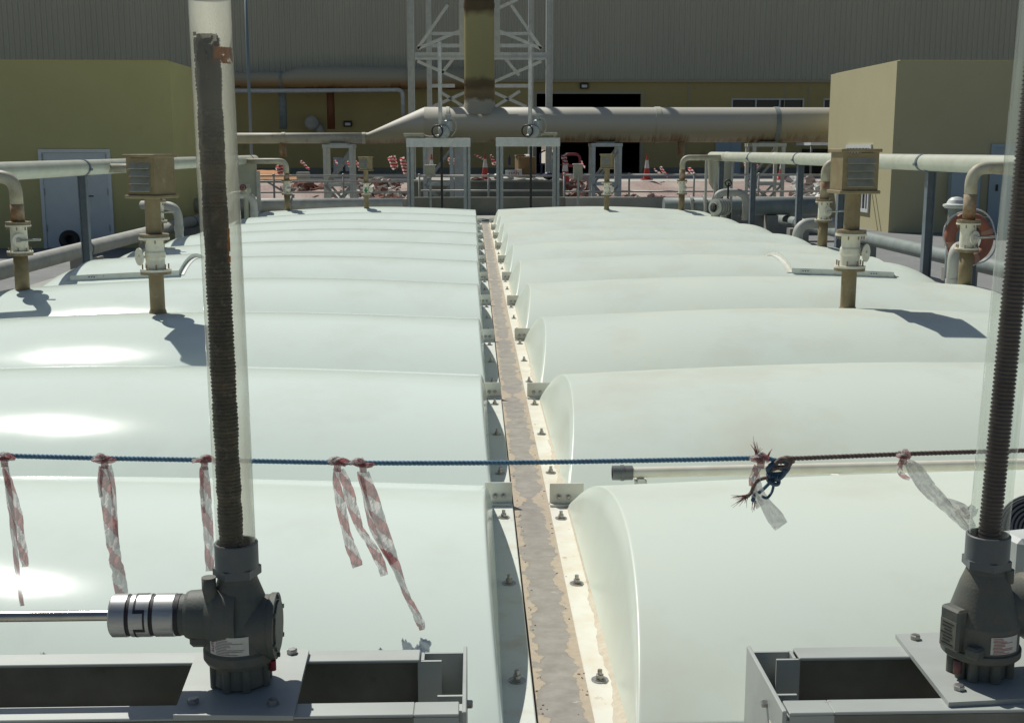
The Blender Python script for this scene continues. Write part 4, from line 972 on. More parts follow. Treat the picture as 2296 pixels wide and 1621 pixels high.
def goose(px, py, Y, dx, h, label, r=.065, m=None):
    p = at(px, py, Y); b = MB(); x = p.x; z0 = ZG
    b.tube(bend([(x, Y, z0), (x, Y, p.z), (x + dx, Y, p.z), (x + dx, Y, p.z - h)] if h else [(x, Y, z0), (x, Y, p.z), (x + dx, Y + .3, p.z)], min(.22, abs(dx) * .48), 8), r, 18)
    b.lathe((x, Y, p.z - .38), (0, 0, 1), [(0, r), (0, r + .008), (.07, r + .008), (.07, r)], 18)
    return solo(b, 'bent_pipe', m or m_greypipe, label, 'pipe', (x, Y, z0), 'bent pipes rising from the yard')
goose(399, 462, 18.5, -.62, .0, 'grey bent pipe rising right of the left louvred vent')
goose(1604, 432, 24.0, .62, .55, 'grey pipe bent into an upturned U, near the far right riser', .075)
goose(1789, 502, 18.0, .9, 0, 'grey bent pipe rising left of the right louvred vent', .08)
goose(2139, 556, 11.9, .30, 0, 'grey bent pipe crossing in front of the orange lifebuoy', .056)
goose(568, 437, 23.5, -.5, .3, 'grey curved pipe close to the right edge of the grimy tube', .075)

# beige panels on posts near the far risers
t = thing('control_panel', 'beige control panel on posts beside the grimy tube', 'panel', at(552, 480, 24.8)); t.location.z = ZG; WL[t.name] = Vector(t.location)
p = at(552, 398, 24.8); q = at(552, 424, 24.8); b = MB(); b.box((p.x, 24.8, (p.z + q.z) / 2 + .1), (.42, .10, .75)); b.build('cabinet', m_cardbox, t)
b = MB(); b.box((p.x + .25, 24.75, (p.z + ZG) / 2), (.07, .07, p.z - ZG + .25)); b.build('post', m_greypipe, t)
b = MB(); b.box((p.x - .22, 24.75, (p.z + ZG) / 2), (.07, .07, p.z - ZG + .25)); b.build('post', m_greypipe, t)
t = thing('gate_valve', 'small valve with a dark red handwheel beside the grimy tube', 'valve', at(545, 445, 23.2)); b = MB(); c = at(545, 421, 23.2); b.torus(c, (0, -1, .15), .052, .010, 24, 8)
for i in range(3):
    a = PI * i / 3; b.tube([c + Vector((math.cos(a) * .05, 0, math.sin(a) * .05)), c - Vector((math.cos(a) * .05, 0, math.sin(a) * .05))], .006, 6)
b.build('handwheel', m_maroon, t); b = MB(); b.lathe(c + Vector((0, .28, -.05)), (0, -1, .15), [(0, .10), (.06, .10), (.08, .05), (.28, .02)], 16); b.lathe(c + Vector((0, .28, -.15)), (0, 0, 1), [(-.9, .05), (0, .05), (.02, .09), (.2, .07)], 16); b.build('valve_body', m_cardbox, t)
# lower pipe manifold along the tank end
t = thing('end_pipe', 'thick grey pipe lying across the yard behind the far left covers', 'pipe', (-6.0, 27.2, ZG)); zE = at(600, 461, 27.2).z
b = MB(); b.tube([(-7.6, 27.2, zE), (-1.6, 27.2, zE)], .16, 22); b.build('pipe', m_greypipe, t)
for px in (560, 578, 650): 
    c = at(px, 461, 27.2); b = MB(); b.lathe((c.x, 27.2, zE), (1, 0, 0), [(0, .16), (0, .21), (.05, .21), (.05, .16)], 22); b.build('flange', m_greenpipe, t)
for px in (590, 690):
    c = at(px, 461, 27.2); b = MB(); b.box((c.x, 27.2, (zE - .16 + ZG) / 2), (.25, .3, zE - .16 - ZG)); b.build('support_block', m_conc, t)
t = thing('end_pipe', 'thick dark grey pipe lying across the yard behind the far right covers', 'pipe', (6, 27.4, ZG)); zE2 = at(1700, 463, 27.4).z
b = MB(); b.tube([(4.3, 27.4, zE2), (7.9, 27.4, zE2)], .20, 22); b.build('pipe', m_greenpipe, t)
for px in (1545, 1574, 1660):
    c = at(px, 461, 27.4); b = MB(); b.lathe((c.x, 27.4, zE2), (1, 0, 0), [(0, .2), (0, .25), (.06, .25), (.06, .2)], 22); b.build('flange', m_greypipe, t)
for px in (1600, 1730):
    c = at(px, 461, 27.4); b = MB(); b.box((c.x, 27.4, (zE2 - .2 + ZG) / 2), (.25, .3, zE2 - .2 - ZG)); b.build('support_block', m_conc, t)
# bellows pipe and valves on the right
t = thing('bellows_joint', 'ribbed bellows joint on a low pipe near the upturned U pipe', 'pipe joint', at(1615, 470, 22.8)); c = at(1622, 464, 22.8)
b = MB(); pr = [(0, .09)]
for i in range(5): pr += [(.03 + i * .07, .09), (.045 + i * .07, .16), (.06 + i * .07, .16), (.075 + i * .07, .09)]
b.lathe(c + Vector((-.25, -.3, 0)), (.8, .6, 0), pr + [(.4, .09), (.4, .0)], 22); b.build('bellows', m_greypipe, t)
b = MB(); b.cyl((c.x, 22.8, ZG), (c.x, 22.8, c.z - .1), .06, 12); b.build('stand', m_greypipe, t)
for px, py, Y, lab in ((1633, 411, 23.6, 'black valve handwheel left of the upturned U pipe post'), (1497, 398, 0, ''),):
    if not Y: continue
    c = at(px, py, Y); b = MB(); b.torus(c, (0, -1, .1), .06, .014, 24, 8); b.tube([c, c - Vector((0, 0, .55))], .02, 8); b.lathe(c - Vector((0, 0, .6)), (0, 0, 1), [(-.4, .06), (0, .08), (.2, .05), (.3, .03)], 14); solo(b, 'valve_wheel', m_black, lab, 'valve', c - Vector((0, 0, 1)))
t = thing('dosing_tank', 'pale beige cone bottomed tank on thin legs by the far right riser', 'tank', at(1600, 470, 26.5)); c = at(1617, 360, 26.5)
b = MB(); b.lathe(c - Vector((0, 0, .80)), (0, 0, 1), [(0, .03), (0, .06), (.32, .26), (.80, .30), (.82, .30), (.82, 0)], 24); b.build('tank', m_cardbox, t)
for dx in (-.36, -.16, .2):
    b = MB(); b.box((c.x + dx, 26.3, (c.z + ZG) / 2), (.05, .05, c.z - ZG)); b.build('leg', m_greypipe, t)
# dome lamp housing, lifebuoy
t = thing('dome_vent', 'grey mushroom shaped vent with a wide brim beside the lifebuoy', 'vent', at(2140, 520, 14.6)); c = at(2144, 459, 14.6)
b = MB(); b.lathe(c, (0, 0, 1), [(-.045, .02), (-.045, .13), (-.02, .155), (0, .155), (.012, .115), (.055, .095), (.085, .06), (.095, 0)], 28); b.build('cap', m_palesteel, t)
b = MB(); b.cyl((c.x, 14.6, ZG), (c.x, 14.6, c.z - .03), .09, 20); b.build('stem', m_greenpipe, t)
c = at(2172, 534, 13.4)
t = thing('lifebuoy', 'faded orange lifebuoy with white rope, hung behind the right riser', 'lifebuoy', c - Vector((0, 0, .36)))
mt = Vector((.12, -1, .12)).normalized(); b = MB(); b.torus(c, mt, .226, .066, 48, 14); b.build('ring', m_lifebuoy, t)
for q in range(4):
    a = PI / 4 + q * PI / 2 + .3; b = MB(); b.torus(c, mt, .226, .0685, 6, 14, a - .12, a + .12); b.build('band', M('dirty_band', (.46, .26, .18), rough=.7) if q == 0 else bpy.data.materials['dirty_band'], t)
u = mt.orthogonal().normalized(); v_ = mt.cross(u)
b = MB()
for q in range(4):
    a0 = PI / 4 + q * PI / 2 + .3; l = []
    for i in range(13):
        a = a0 + PI / 2 * i / 12; rr = .300 + .03 * math.sin(PI * i / 12); l.append(c + (u * math.cos(a) + v_ * math.sin(a)) * rr + mt * .03)
    b.tube(l, .009, 6)
b.build('grab_rope', m_conewhite, t)
b = MB(); b.box((c.x + .1, 13.5, (c.z + .2 + ZG) / 2), (.07, .07, c.z + .2 - ZG)); b.box((c.x + .1, 13.48, c.z + .2), (.3, .05, .06)); solo(b, 'lifebuoy_stand', m_bluepost, 'dark steel stand the orange lifebuoy hangs on', 'stand', (c.x + .1, 13.5, ZG))
# dark tyre at the white door
c = at(156, 543, 24.9); b = MB(); b.torus((c.x, 24.9, ZG + .22), (.25, -1, .22), .13, .075, 30, 10); b.cyl((c.x, 24.91, ZG + .22), (c.x + .02, 24.95, ZG + .21), .13, 24)
solo(b, 'tyre', m_black, 'black round tyre leaning at the foot of the white door', 'tyre', (c.x, 24.9, ZG))

# ------------------------------------------------------------------ small buildings left and right
def facebox(b, x0, x1, y0, y1, z0, z1): b.box(((x0 + x1) / 2, (y0 + y1) / 2, (z0 + z1) / 2), (x1 - x0, y1 - y0, z1 - z0))
YL = 25.5; xr_ = at(380, 138, YL).x; zr_ = at(380, 138, YL).z
t = thing('ochre_building', 'flat roofed ochre building with a white door behind the left pipe', 'building', ((xr_ - 8) / 1, YL, ZG), 'small rendered plant buildings')
b = MB(); facebox(b, -26, xr_, YL, 31.6, ZG, zr_); b.build('wall', m_wall, t)
b = MB(); facebox(b, -25.9, xr_ - .1, YL + .1, 31.5, zr_ - .01, zr_ + .03); b.build('roof', m_wall, t)
d0 = at(90, 345, YL); d1 = at(248, 555, YL)
fr = MB(); xa, xb, zt2 = at(86, 335, YL).x, at(247, 335, YL).x, at(160, 335, YL).z
facebox(fr, xa, xa + .07, YL - .05, YL - .002, ZG, zt2); facebox(fr, xb - .07, xb, YL - .05, YL - .002, ZG, zt2); facebox(fr, xa + .07, xb - .07, YL - .05, YL - .002, zt2 - .07, zt2)
do = fr.build('door_frame', m_white, t)
b = MB(); facebox(b, xa + .075, xb - .075, YL - .03, YL - .003, ZG + .01, zt2 - .075); dl = b.build('door', m_bluedoor, t)
b = MB(); hx = at(196, 440, YL).x; hz = at(196, 440, YL).z; b.box((hx, YL - .045, hz), (.05, .02, .06)); b.tube([(hx, YL - .05, hz), (hx, YL - .08, hz), (hx + .15, YL - .08, hz)], .012, 8); b.box((hx, YL - .04, hz - .1), (.06, .02, .06)); b.build('handle', m_black, dl)
for zz_ in (.35, 1.1, 1.8):
    for xx in (xa + .08, xb - .08):
        b = MB(); b.cyl((xx, YL - .045, ZG + zz_), (xx, YL - .045, ZG + zz_ + .14), .014, 8); b.build('hinge', m_galv, dl)

YRb = 29.7; xl_ = at(2012, 137, YRb).x; zrr = at(2012, 137, YRb).z; yE = 35.2
t = thing('cream_building', 'flat roofed cream building with a barred white window behind the right pipe', 'building', (xl_ + 4, YRb, ZG), 'small rendered plant buildings')
b = MB(); facebox(b, xl_, 34, YRb, yE, ZG - .02, zrr); b.build('wall', m_wall_r, t)
b = MB(); facebox(b, xl_ + .1, 33.9, YRb + .1, yE - .1, zrr - .01, zrr + .03); b.build('roof', m_wall_r, t)
# window in the sunlit side
def ypx(px): 
    d = ray(px, 400); return xl_ / d.x * d.y
y0w, y1w = ypx(1953), ypx(1897); zw1 = at(1925, 325, (y0w + y1w) / 2).z; zw0 = at(1925, 473, (y0w + y1w) / 2).z
b = MB(); s = .09
facebox(b, xl_ - .05, xl_ - .002, y0w, y1w, zw1 - s, zw1); facebox(b, xl_ - .05, xl_ - .002, y0w, y1w, zw0, zw0 + s); facebox(b, xl_ - .05, xl_ - .002, y0w, y0w + s, zw0 + s, zw1 - s); facebox(b, xl_ - .05, xl_ - .002, y1w - s, y1w, zw0 + s, zw1 - s)
wf = b.build('window_frame', m_white, t)
b = MB(); facebox(b, xl_ - .02, xl_ - .003, y0w + s, y1w - s, zw0 + s, zw1 - s); b.build('pane', m_glass, wf)
b = MB()
for i in range(1, 8):
    y = y0w + (y1w - y0w) * i / 8; facebox(b, xl_ - .045, xl_ - .021, y - .03, y + .03, zw0 + s, zw1 - s)
b.build('window_bars', m_white, wf)
xd0, xd1 = at(2222, 325, YRb).x, at(2330, 325, YRb).x; zd = at(2230, 323, YRb).z
b = MB(); facebox(b, xd0, xd0 + .09, YRb - .05, YRb - .002, ZG, zd); facebox(b, xd1 - .09, xd1, YRb - .05, YRb - .002, ZG, zd); facebox(b, xd0 + .09, xd1 - .09, YRb - .05, YRb - .002, zd - .09, zd); b.build('door_frame', m_blue, t)
b = MB(); facebox(b, xd0 + .095, xd1 - .095, YRb - .03, YRb - .003, ZG + .01, zd - .095); dd = b.build('door', m_blue, t)
b = MB(); hz = ZG + 1.1; b.box((xd0 + .2, YRb - .045, hz), (.05, .03, .16)); b.build('handle', m_black, dd)
b = MB(); c = at(2155, 432, YRb); b.box((c.x, YRb - .16, c.z), (.72, .3, 1.0), bev=.03); solo(b, 'wall_unit', m_blue, 'pale blue box unit on the dark wall of the cream building', 'wall unit', (c.x, YRb - .2, c.z - .5))

# ------------------------------------------------------------------ warehouse
YW = 55.0; ZF = .467; zcl = 4.62; ztp = 17.3
def xw(px, py=300): return at(px, py, YW).x
def zw(py): return at(1300, py, YW).z
t = thing('warehouse', 'huge warehouse with grey corrugated cladding above ochre walls and a dark open doorway', 'warehouse', (6, YW, ZF))
dx0, dx1, dz = xw(1203), xw(1436), zw(211)
wx0, wx1, wz0, wz1 = xw(1640, 230), xw(1803, 230), zw(248), zw(221)
w2x0, w2x1 = xw(1846, 230), xw(1990, 230)
b = MB(); th = .25
facebox(b, -60, dx0, YW, YW + th, ZF, zcl); facebox(b, dx0, dx1, YW, YW + th, dz, zcl); facebox(b, dx1, wx0, YW, YW + th, ZF, zcl)
facebox(b, wx0, wx1, YW, YW + th, ZF, wz0); facebox(b, wx0, wx1, YW, YW + th, wz1, zcl); facebox(b, wx1, w2x0, YW, YW + th, ZF, zcl)
facebox(b, w2x0, w2x1, YW, YW + th, ZF, wz0); facebox(b, w2x0, w2x1, YW, YW + th, wz1, zcl); facebox(b, w2x1, 60, YW, YW + th, ZF, zcl)
b.build('wall', m_whwall, t)
b = MB(); xx = -60.0; row = []
pitch = .24; n = int(120 / pitch)
for i in range(n):
    x = -60 + i * pitch
    for u, d in ((0, 0), (.10, 0), (.24, -.045), (.44, -.045), (.58, 0)): row.append((x + u * pitch, YW - .04 + d))
row.append((60, YW - .04))
b.grid([[Vector((x, y, zcl - .02)) for x, y in row], [Vector((x, y, ztp)) for x, y in row]], False, flip=True); b.build('cladding', m_clad, t)
b = MB(); facebox(b, -60, 60, YW - .13, YW - .005, zcl - .14, zcl - .025); b.build('drip_trim', m_trim, t)
b = MB(); facebox(b, -60, 60, YW - .03, YW + 30, ztp, ztp + .3); b.build('roof', m_clad, t)
b = MB(); bx0 = xw(1214) * 85 / 55; 
ox0, ox1 = at(1214, 350, 85).x, at(1240, 350, 85).x
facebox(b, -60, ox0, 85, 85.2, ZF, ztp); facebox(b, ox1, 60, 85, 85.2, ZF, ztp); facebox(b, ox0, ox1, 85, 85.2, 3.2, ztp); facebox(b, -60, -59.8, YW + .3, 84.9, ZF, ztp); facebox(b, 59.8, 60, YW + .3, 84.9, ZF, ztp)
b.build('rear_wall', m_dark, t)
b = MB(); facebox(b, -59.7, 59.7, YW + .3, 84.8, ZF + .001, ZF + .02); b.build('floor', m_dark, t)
b = MB(); facebox(b, dx0 - .12, dx0, YW - .03, YW - .002, ZF, dz + .12); facebox(b, dx1, dx1 + .12, YW - .03, YW - .002, ZF, dz + .12); facebox(b, dx0, dx1, YW - .03, YW - .002, dz, dz + .12); b.build('doorway_frame', m_trim, t)
for x0_, x1_, nm in ((wx0, wx1, 3), (w2x0, w2x1, 3)):
    b = MB(); s = .06
    facebox(b, x0_, x1_, YW - .02, YW + .1, wz1 - s, wz1); facebox(b, x0_, x1_, YW - .02, YW + .1, wz0, wz0 + s)
    for i in range(nm + 1): x = x0_ + (x1_ - x0_ - s) * i / nm; facebox(b, x, x + s, YW - .02, YW + .1, wz0 + s, wz1 - s)
    wf = b.build('window_frame', m_palesteel, t)
    b = MB(); facebox(b, x0_ + .01, x1_ - .01, YW + .11, YW + .13, wz0, wz1); b.build('pane', m_glass, wf)
for px in (1543, 1759, 1813):
    b = MB(); x = xw(px, 220); facebox(b, x - .02, x + .02, YW - .012, YW - .002, ZF, zcl - .15); b.build('wall_joint', m_trim, t)
b = MB(); facebox(b, -60, dx0 - .15, YW - .06, YW - .002, ZF, ZF + .25); facebox(b, dx1 + .15, 60, YW - .06, YW - .002, ZF, ZF + .25); b.build('plinth', m_darkconc, t)
for px, py, lab in ((780, 278, 'square bulkhead light on the ochre warehouse wall left of the tower'), (1310, 193, 'bulkhead light under the cladding above the dark doorway')):
    c = at(px, py, YW - .1); b = MB(); b.box(c, (.38, .16, .26), bev=.03); l_ = solo(b, 'wall_light', m_black, lab, 'light', c - Vector((0, 0, .13)), 'bulkhead lights on the warehouse'); b = MB(); b.box(c + Vector((0, -.085, -.02)), (.24, .02, .12)); b.build('lens', m_conewhite, l_)
t = thing('entrance_panel', 'pale blue door panel with a yellow notice on the right of the warehouse wall', 'door', (xw(1625), YW - .1, ZF))
b = MB(); x0_, x1_ = xw(1603, 345), xw(1660, 345); facebox(b, x0_, x0_ + .25, YW - .1, YW - .003, ZF, zw(318)); facebox(b, x1_ - .45, x1_, YW - .1, YW - .003, ZF, zw(318)); facebox(b, x0_ + .25, x1_ - .45, YW - .07, YW - .003, ZF, zw(318)); b.build('panel', m_blue, t)
b = MB(); facebox(b, xw(1612, 345), xw(1631, 345), YW - .09, YW - .075, zw(360), zw(346)); b.build('notice', m_yellow, t)
# old pipes on the warehouse wall
YP = 53.6
def w3(px, py, Y=YP): return at(px, py, Y)
t = thing('wall_duct', 'thick rusty duct along the warehouse wall left of the tower', 'duct', w3(750, 178)); o_ = WL[t.name]
xa = w3(480, 178).x; xc = w3(640, 178).x; xd = w3(672, 178).x; xe_ = w3(1042, 178).x; zc_ = w3(750, 176).z; zl = w3(560, 180).z
b = MB(); b.tube([(xa, YP, zl), (xc, YP, zl), (xd, YP, zc_), (xd + 2, YP, zc_), (xe_, YP, zc_)], [.33, .33, .47, .47, .47], 26); b.build('duct', m_oldduct, t)
for px in (628, 915):
    b = MB(); x = w3(px, 180).x; b.lathe((x, YP, zc_ if px > 650 else zl), (1, 0, 0), [(0, .3), (0, .36 if px < 650 else .5), (.1, .36 if px < 650 else .5), (.1, .3)], 24); b.build('joint_band', m_greenpipe, t)
for px in (632, 740):
    b = MB(); x = w3(px, 180).x; b.tube([(x, YP, zc_ - .3), (x, YP, w3(px, 290).z)], .17, 16); b.build('drop_leg', m_oldduct if px > 700 else m_greenpipe, t)
t = thing('wall_pipe', 'thin blue grey pipe running under the rusty duct on the warehouse', 'pipe', w3(720, 202)); zq = w3(720, 202, 53.2).z
b = MB(); b.tube(bend([(w3(480, 205).x, 53.2, zq - .05), (w3(620, 205).x, 53.2, zq - .05), (w3(904, 202).x, 53.2, zq), (w3(904, 202).x, 53.2, w3(904, 262).z)], .25), .09, 14); b.build('pipe', m_palesteel, t)
c = w3(700, 276, 54.6); b = MB(); b.lathe(c, (0, -1, 0), [(-.3, .2), (0, .30), (.25, .30), (.3, .22), (.3, 0)], 22); b.tube([c + Vector((.25, 0, -.1)), c + Vector((.45, 0, -.7))], .18, 14); solo(b, 'wall_fan', m_greypipe, 'round grey fan outlet on the warehouse wall by the rusty duct', 'fan', c - Vector((0, 0, .3)))
c0 = at(566, 405, 42); c1 = at(562, -30, 42); b = MB(); b.tube([(c0.x, 42, .47), (c0.x, 42, c1.z)], .052, 14); b.box((c0.x, 42, .50), (.3, .3, .05)); solo(b, 'lamp_post', m_lamp_post, 'thin pale blue pole rising past the rusty duct', 'pole', (c0.x, 42, .47))

# ------------------------------------------------------------------ the big duct, the stack and the tower
YD = 36.2
def D3(px, py, Y=YD): return at(px, py, Y)
zD = D3(1300, 280.5).z; rD = .51
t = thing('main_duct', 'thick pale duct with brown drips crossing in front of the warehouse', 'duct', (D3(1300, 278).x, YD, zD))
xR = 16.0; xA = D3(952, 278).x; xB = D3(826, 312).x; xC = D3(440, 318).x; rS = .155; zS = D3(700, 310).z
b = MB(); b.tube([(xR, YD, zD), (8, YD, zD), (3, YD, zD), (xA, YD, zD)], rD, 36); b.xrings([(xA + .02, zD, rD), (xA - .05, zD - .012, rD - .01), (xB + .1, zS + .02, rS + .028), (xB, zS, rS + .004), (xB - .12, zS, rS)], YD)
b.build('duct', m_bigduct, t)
b = MB(); b.tube([(xB - .11, YD, zS), (xC, YD, zS - .01)], rS, 26); b.build('small_duct', m_smallduct, t)
for px, wd in ((1001, .10), (1467, .16), (1733, .14)):
    b = MB(); x = D3(px, 270).x; b.lathe((x, YD, zD), (1, 0, 0), [(0, rD), (0, rD + .018), (wd, rD + .018), (wd, rD)], 36); b.build('joint_band', m_greenpipe if px > 1700 else m_bigduct, t)
for px in (812, 632):
    b = MB(); x = D3(px, 310).x; b.lathe((x, YD, zS), (1, 0, 0), [(0, rS), (0, rS + .012), (.10, rS + .012), (.10, rS)], 26); b.build('joint_band', m_smallduct, t)
for px in (634, 1527):
    b = MB(); x = D3(px, 320).x; b.tube([(x, YD, zS - .05), (x, YD, D3(px, 352).z)], .10, 16); b.build('drain_leg', m_stainbrown, t)
sx_ = D3(1075, 200).x
t = thing('vertical_stack', 'vertical duct with brown and yellow bands rising from the thick pale duct', 'duct', (sx_, YD, zD + .3))
mS, cr, q_, L2, N2, B2 = banded()
zb0 = lambda py: (D3(1075, py).z - (zD + .3))
hmin, hmax = 0.0, 4.8
mr = N2.new('ShaderNodeMapRange'); mr.inputs[1].default_value = hmin + .17; mr.inputs[2].default_value = hmax + .17; L2.new(q_.outputs[0], mr.inputs[0]); L2.new(mr.outputs[0], cr.inputs[0])
el = cr.color_ramp.elements
def ce(py, col, first=False):
    e = el.new(min(1, max(0, (zb0(py) - hmin) / (hmax - hmin)))); e.color = lin(col)
el[0].position = 0; el[0].color = lin((.36, .34, .27)); el[1].position = 1; el[1].color = lin((.09, .06, .03))
for py, c_ in ((228, (.40, .38, .29)), (222, (.16, .12, .06)), (208, (.22, .16, .07)), (196, (.11, .075, .03)), (182, (.13, .09, .04)), (172, (.33, .30, .13)), (40, (.37, .34, .16)), (24, (.10, .07, .03))): ce(py, c_)
L2.new(cr.outputs[0], B2.inputs['Base Color'])
b = MB(); zst = zD + .3; b.lathe((sx_, YD, zst), (0, 0, 1), [(0, .52), (.33, .448), (.60, .44), (3.2, .44), (9.0, .44)], 40); b.build('duct', mS, t)
for py in (213, 190, 18):
    b = MB(); z = D3(1075, py).z; b.lathe((sx_, YD, z), (0, 0, 1), [(0, .44), (0, .452), (.13, .452), (.13, .44)], 40); b.build('joint_band', mS, t)
t = thing('steel_tower', 'tall pale grey steel lattice tower around the vertical stack', 'tower', (sx_, 39, .47))
def T(px, py, Y): return at(px, py, Y)
YF, YK = 38.2, 41.9
def col(px, Y, wd, zb, name='column'):
    x = T(px, 200, Y).x; b = MB(); h = 12.5
    b.box((x - wd * .46, Y, (zb + h) / 2), (wd * .09, wd, h - zb)); b.box((x + wd * .46, Y, (zb + h) / 2), (wd * .09, wd, h - zb)); b.box((x, Y, (zb + h) / 2), (wd * .83, wd * .09, h - zb)); b.box((x, Y, zb + .01), (wd * 1.6, wd * 1.6, .02)); b.build(name, m_palesteel, t)
col(922.5, YF, .20, zg(YF)); col(1231, YF, .20, zg(YF)); col(963, YK, .165, zg(YK)); col(1190, YK, .165, zg(YK))
for px in (1036, 1115):
    x = T(px, 60, 37.7).x; b = MB(); z0 = T(px, 122, 37.7).z; b.box((x, 37.7, (z0 + 12.5) / 2), (.17, .12, 12.5 - z0)); b.build('column', m_palesteel, t)
def brace(p0, p1, wd, Y0, Y1=None):
    b = MB(); b.bar(T(p0[0], p0[1], Y0), T(p1[0], p1[1], Y1 or Y0), wd, .06); b.build('brace', m_palesteel, t)
brace((930, 124), (1225, 124), .15, YF - .05); brace((930, 132), (1225, 132), .07, YF - .12)
brace((963, 76), (1035, 76), .10, YK); brace((963, 103), (1036, 103), .12, YK); brace((1115, 76), (1190, 76), .10, YK); brace((1115, 103), (1190, 103), .12, YK)
for a, c in (((936, 110), (1036, 68)), ((936, 138), (1042, 184)), ((986, 170), (1017, 132)), ((936, 110), (1004, 12)), ((970, 240), (1042, 208)), ((984, 205), (1040, 240))):
    brace(a, c, .092, 38.9)
    c2 = (2150 - c[0], c[1]); a2 = (2150 - a[0], a[1]); brace(a2, c2, .092, 38.9)
brace((965, 193), (1020, 193), .12, YK); brace((1110, 193), (1186, 193), .12, YK)
brace((930, -60), (1036, -20), .092, 38.9); brace((1115, 20), (1160, 0), .092, 38.9)
# trestles under the duct
def trestle(px, wd, label, zt_=None, Y=YD):
    x = D3(px, 330).x; zt_ = zD - rD - .03 if zt_ is None else zt_; zb = zg(Y) - .02
    t = thing('pipe_trestle', label, 'trestle', (x, Y, zb), 'steel trestles under the pale duct')
    wd *= 1.08; w_, d_ = wd / 2, .46
    for sx in (-1, 1):
        for sy in (-1, 1):
            b = MB(); b.box((x + sx * w_, Y + sy * d_, (zb + zt_ - .1) / 2), (.10, .10, zt_ - .1 - zb)); b.build('leg', m_palesteel, t)
    for sy in (-1, 1):
        MB().box((x, Y + sy * d_, zt_ - .045), (wd + .14, .12, .10)).build('beam', m_palesteel, t); MB().box((x, Y + sy * d_, zb + (zt_ - zb) * .47), (wd - .1, .06, .09)).build('beam', m_palesteel, t)
    for sx in (-1, 1): MB().box((x + sx * w_, Y, zt_ - .05), (.09, 2 * d_ - .12, .09)).build('beam', m_palesteel, t)
    zm = zb + (zt_ - zb) * .47
    for sy in (-1, 1):
        MB().bar((x - w_, Y + sy * (d_ + .035), zb + .15), (x + w_, Y + sy * (d_ + .035), zm), .07, .02).build('brace', m_galv, t); MB().bar((x - w_, Y + sy * (d_ + .035), zm), (x + w_, Y + sy * (d_ + .035), zt_ - .15), .07, .02).build('brace', m_galv, t)
        MB().bar((x + w_, Y + sy * (d_ + .06), zb + .15), (x - w_, Y + sy * (d_ + .06), zm), .07, .02).build('brace', m_galv, t)
    b = MB(); b.box((x, Y, zt_ + .02), (.5, .6, .06)); b.build('saddle', m_galv, t)
trestle(761, .70, 'pale lattice trestle under the thin left end of the duct', zS - rS - .04)
trestle(983, .72, 'pale lattice trestle seen through the left far gate frame')
trestle(1357, .72, 'pale lattice trestle in front of the dark doorway')
trestle(1716, .80, 'blue grey lattice trestle under the right part of the duct')
b = MB(); x = D3(1032, 340).x; zt_ = D3(1032, 331).z; b.box((x, 36.4, (zt_ + zg(36.4)) / 2), (.36, .3, zt_ - zg(36.4))); b.box((x, 36.4, zt_ + .02), (.5, .45, .06)); solo(b, 'duct_pillar', m_palesteel, 'single wide pillar under the duct between the far gate frames', 'pillar', (x, 36.4, zg(36.4)))
b = MB(); x = D3(1331, 340).x
# ------------------------------------------------------------------ far penstocks
YFp = 28.2
def far_frame(px0, px1, pt, lab, spx, box_px, mir):
    L0 = at(px0, pt, YFp); L1 = at(px1, pt, YFp); zt_ = L0.z; zb = at(px0, pt + 20, YFp).z
    t = thing('gate_stand', lab, 'gate stand', ((L0.x + L1.x) / 2, YFp, .1), 'steel frames carrying the gate gearboxes')
    b = MB(); b.box(((L0.x + L1.x) / 2, YFp, (zt_ + zb) / 2), (L1.x - L0.x, .30, zt_ - zb), bev=.01); b.build('beam', m_palesteel, t)
    for x, q in ((L0.x + .07, 1), (L1.x - .07, -1)):
        b = MB(); z0 = -.1
        b.box((x - q * .035, YFp - .08, (zb + z0) / 2), (.055, .05, zb - z0)); b.box((x + q * .06, YFp - .08, (zb + z0) / 2), (.07, .05, zb - z0)); b.box((x + q * .01, YFp + .02, (zb + z0) / 2), (.15, .04, zb - z0)); b.build('guide_post', m_galv, t)
    return t, L0, L1, zt_
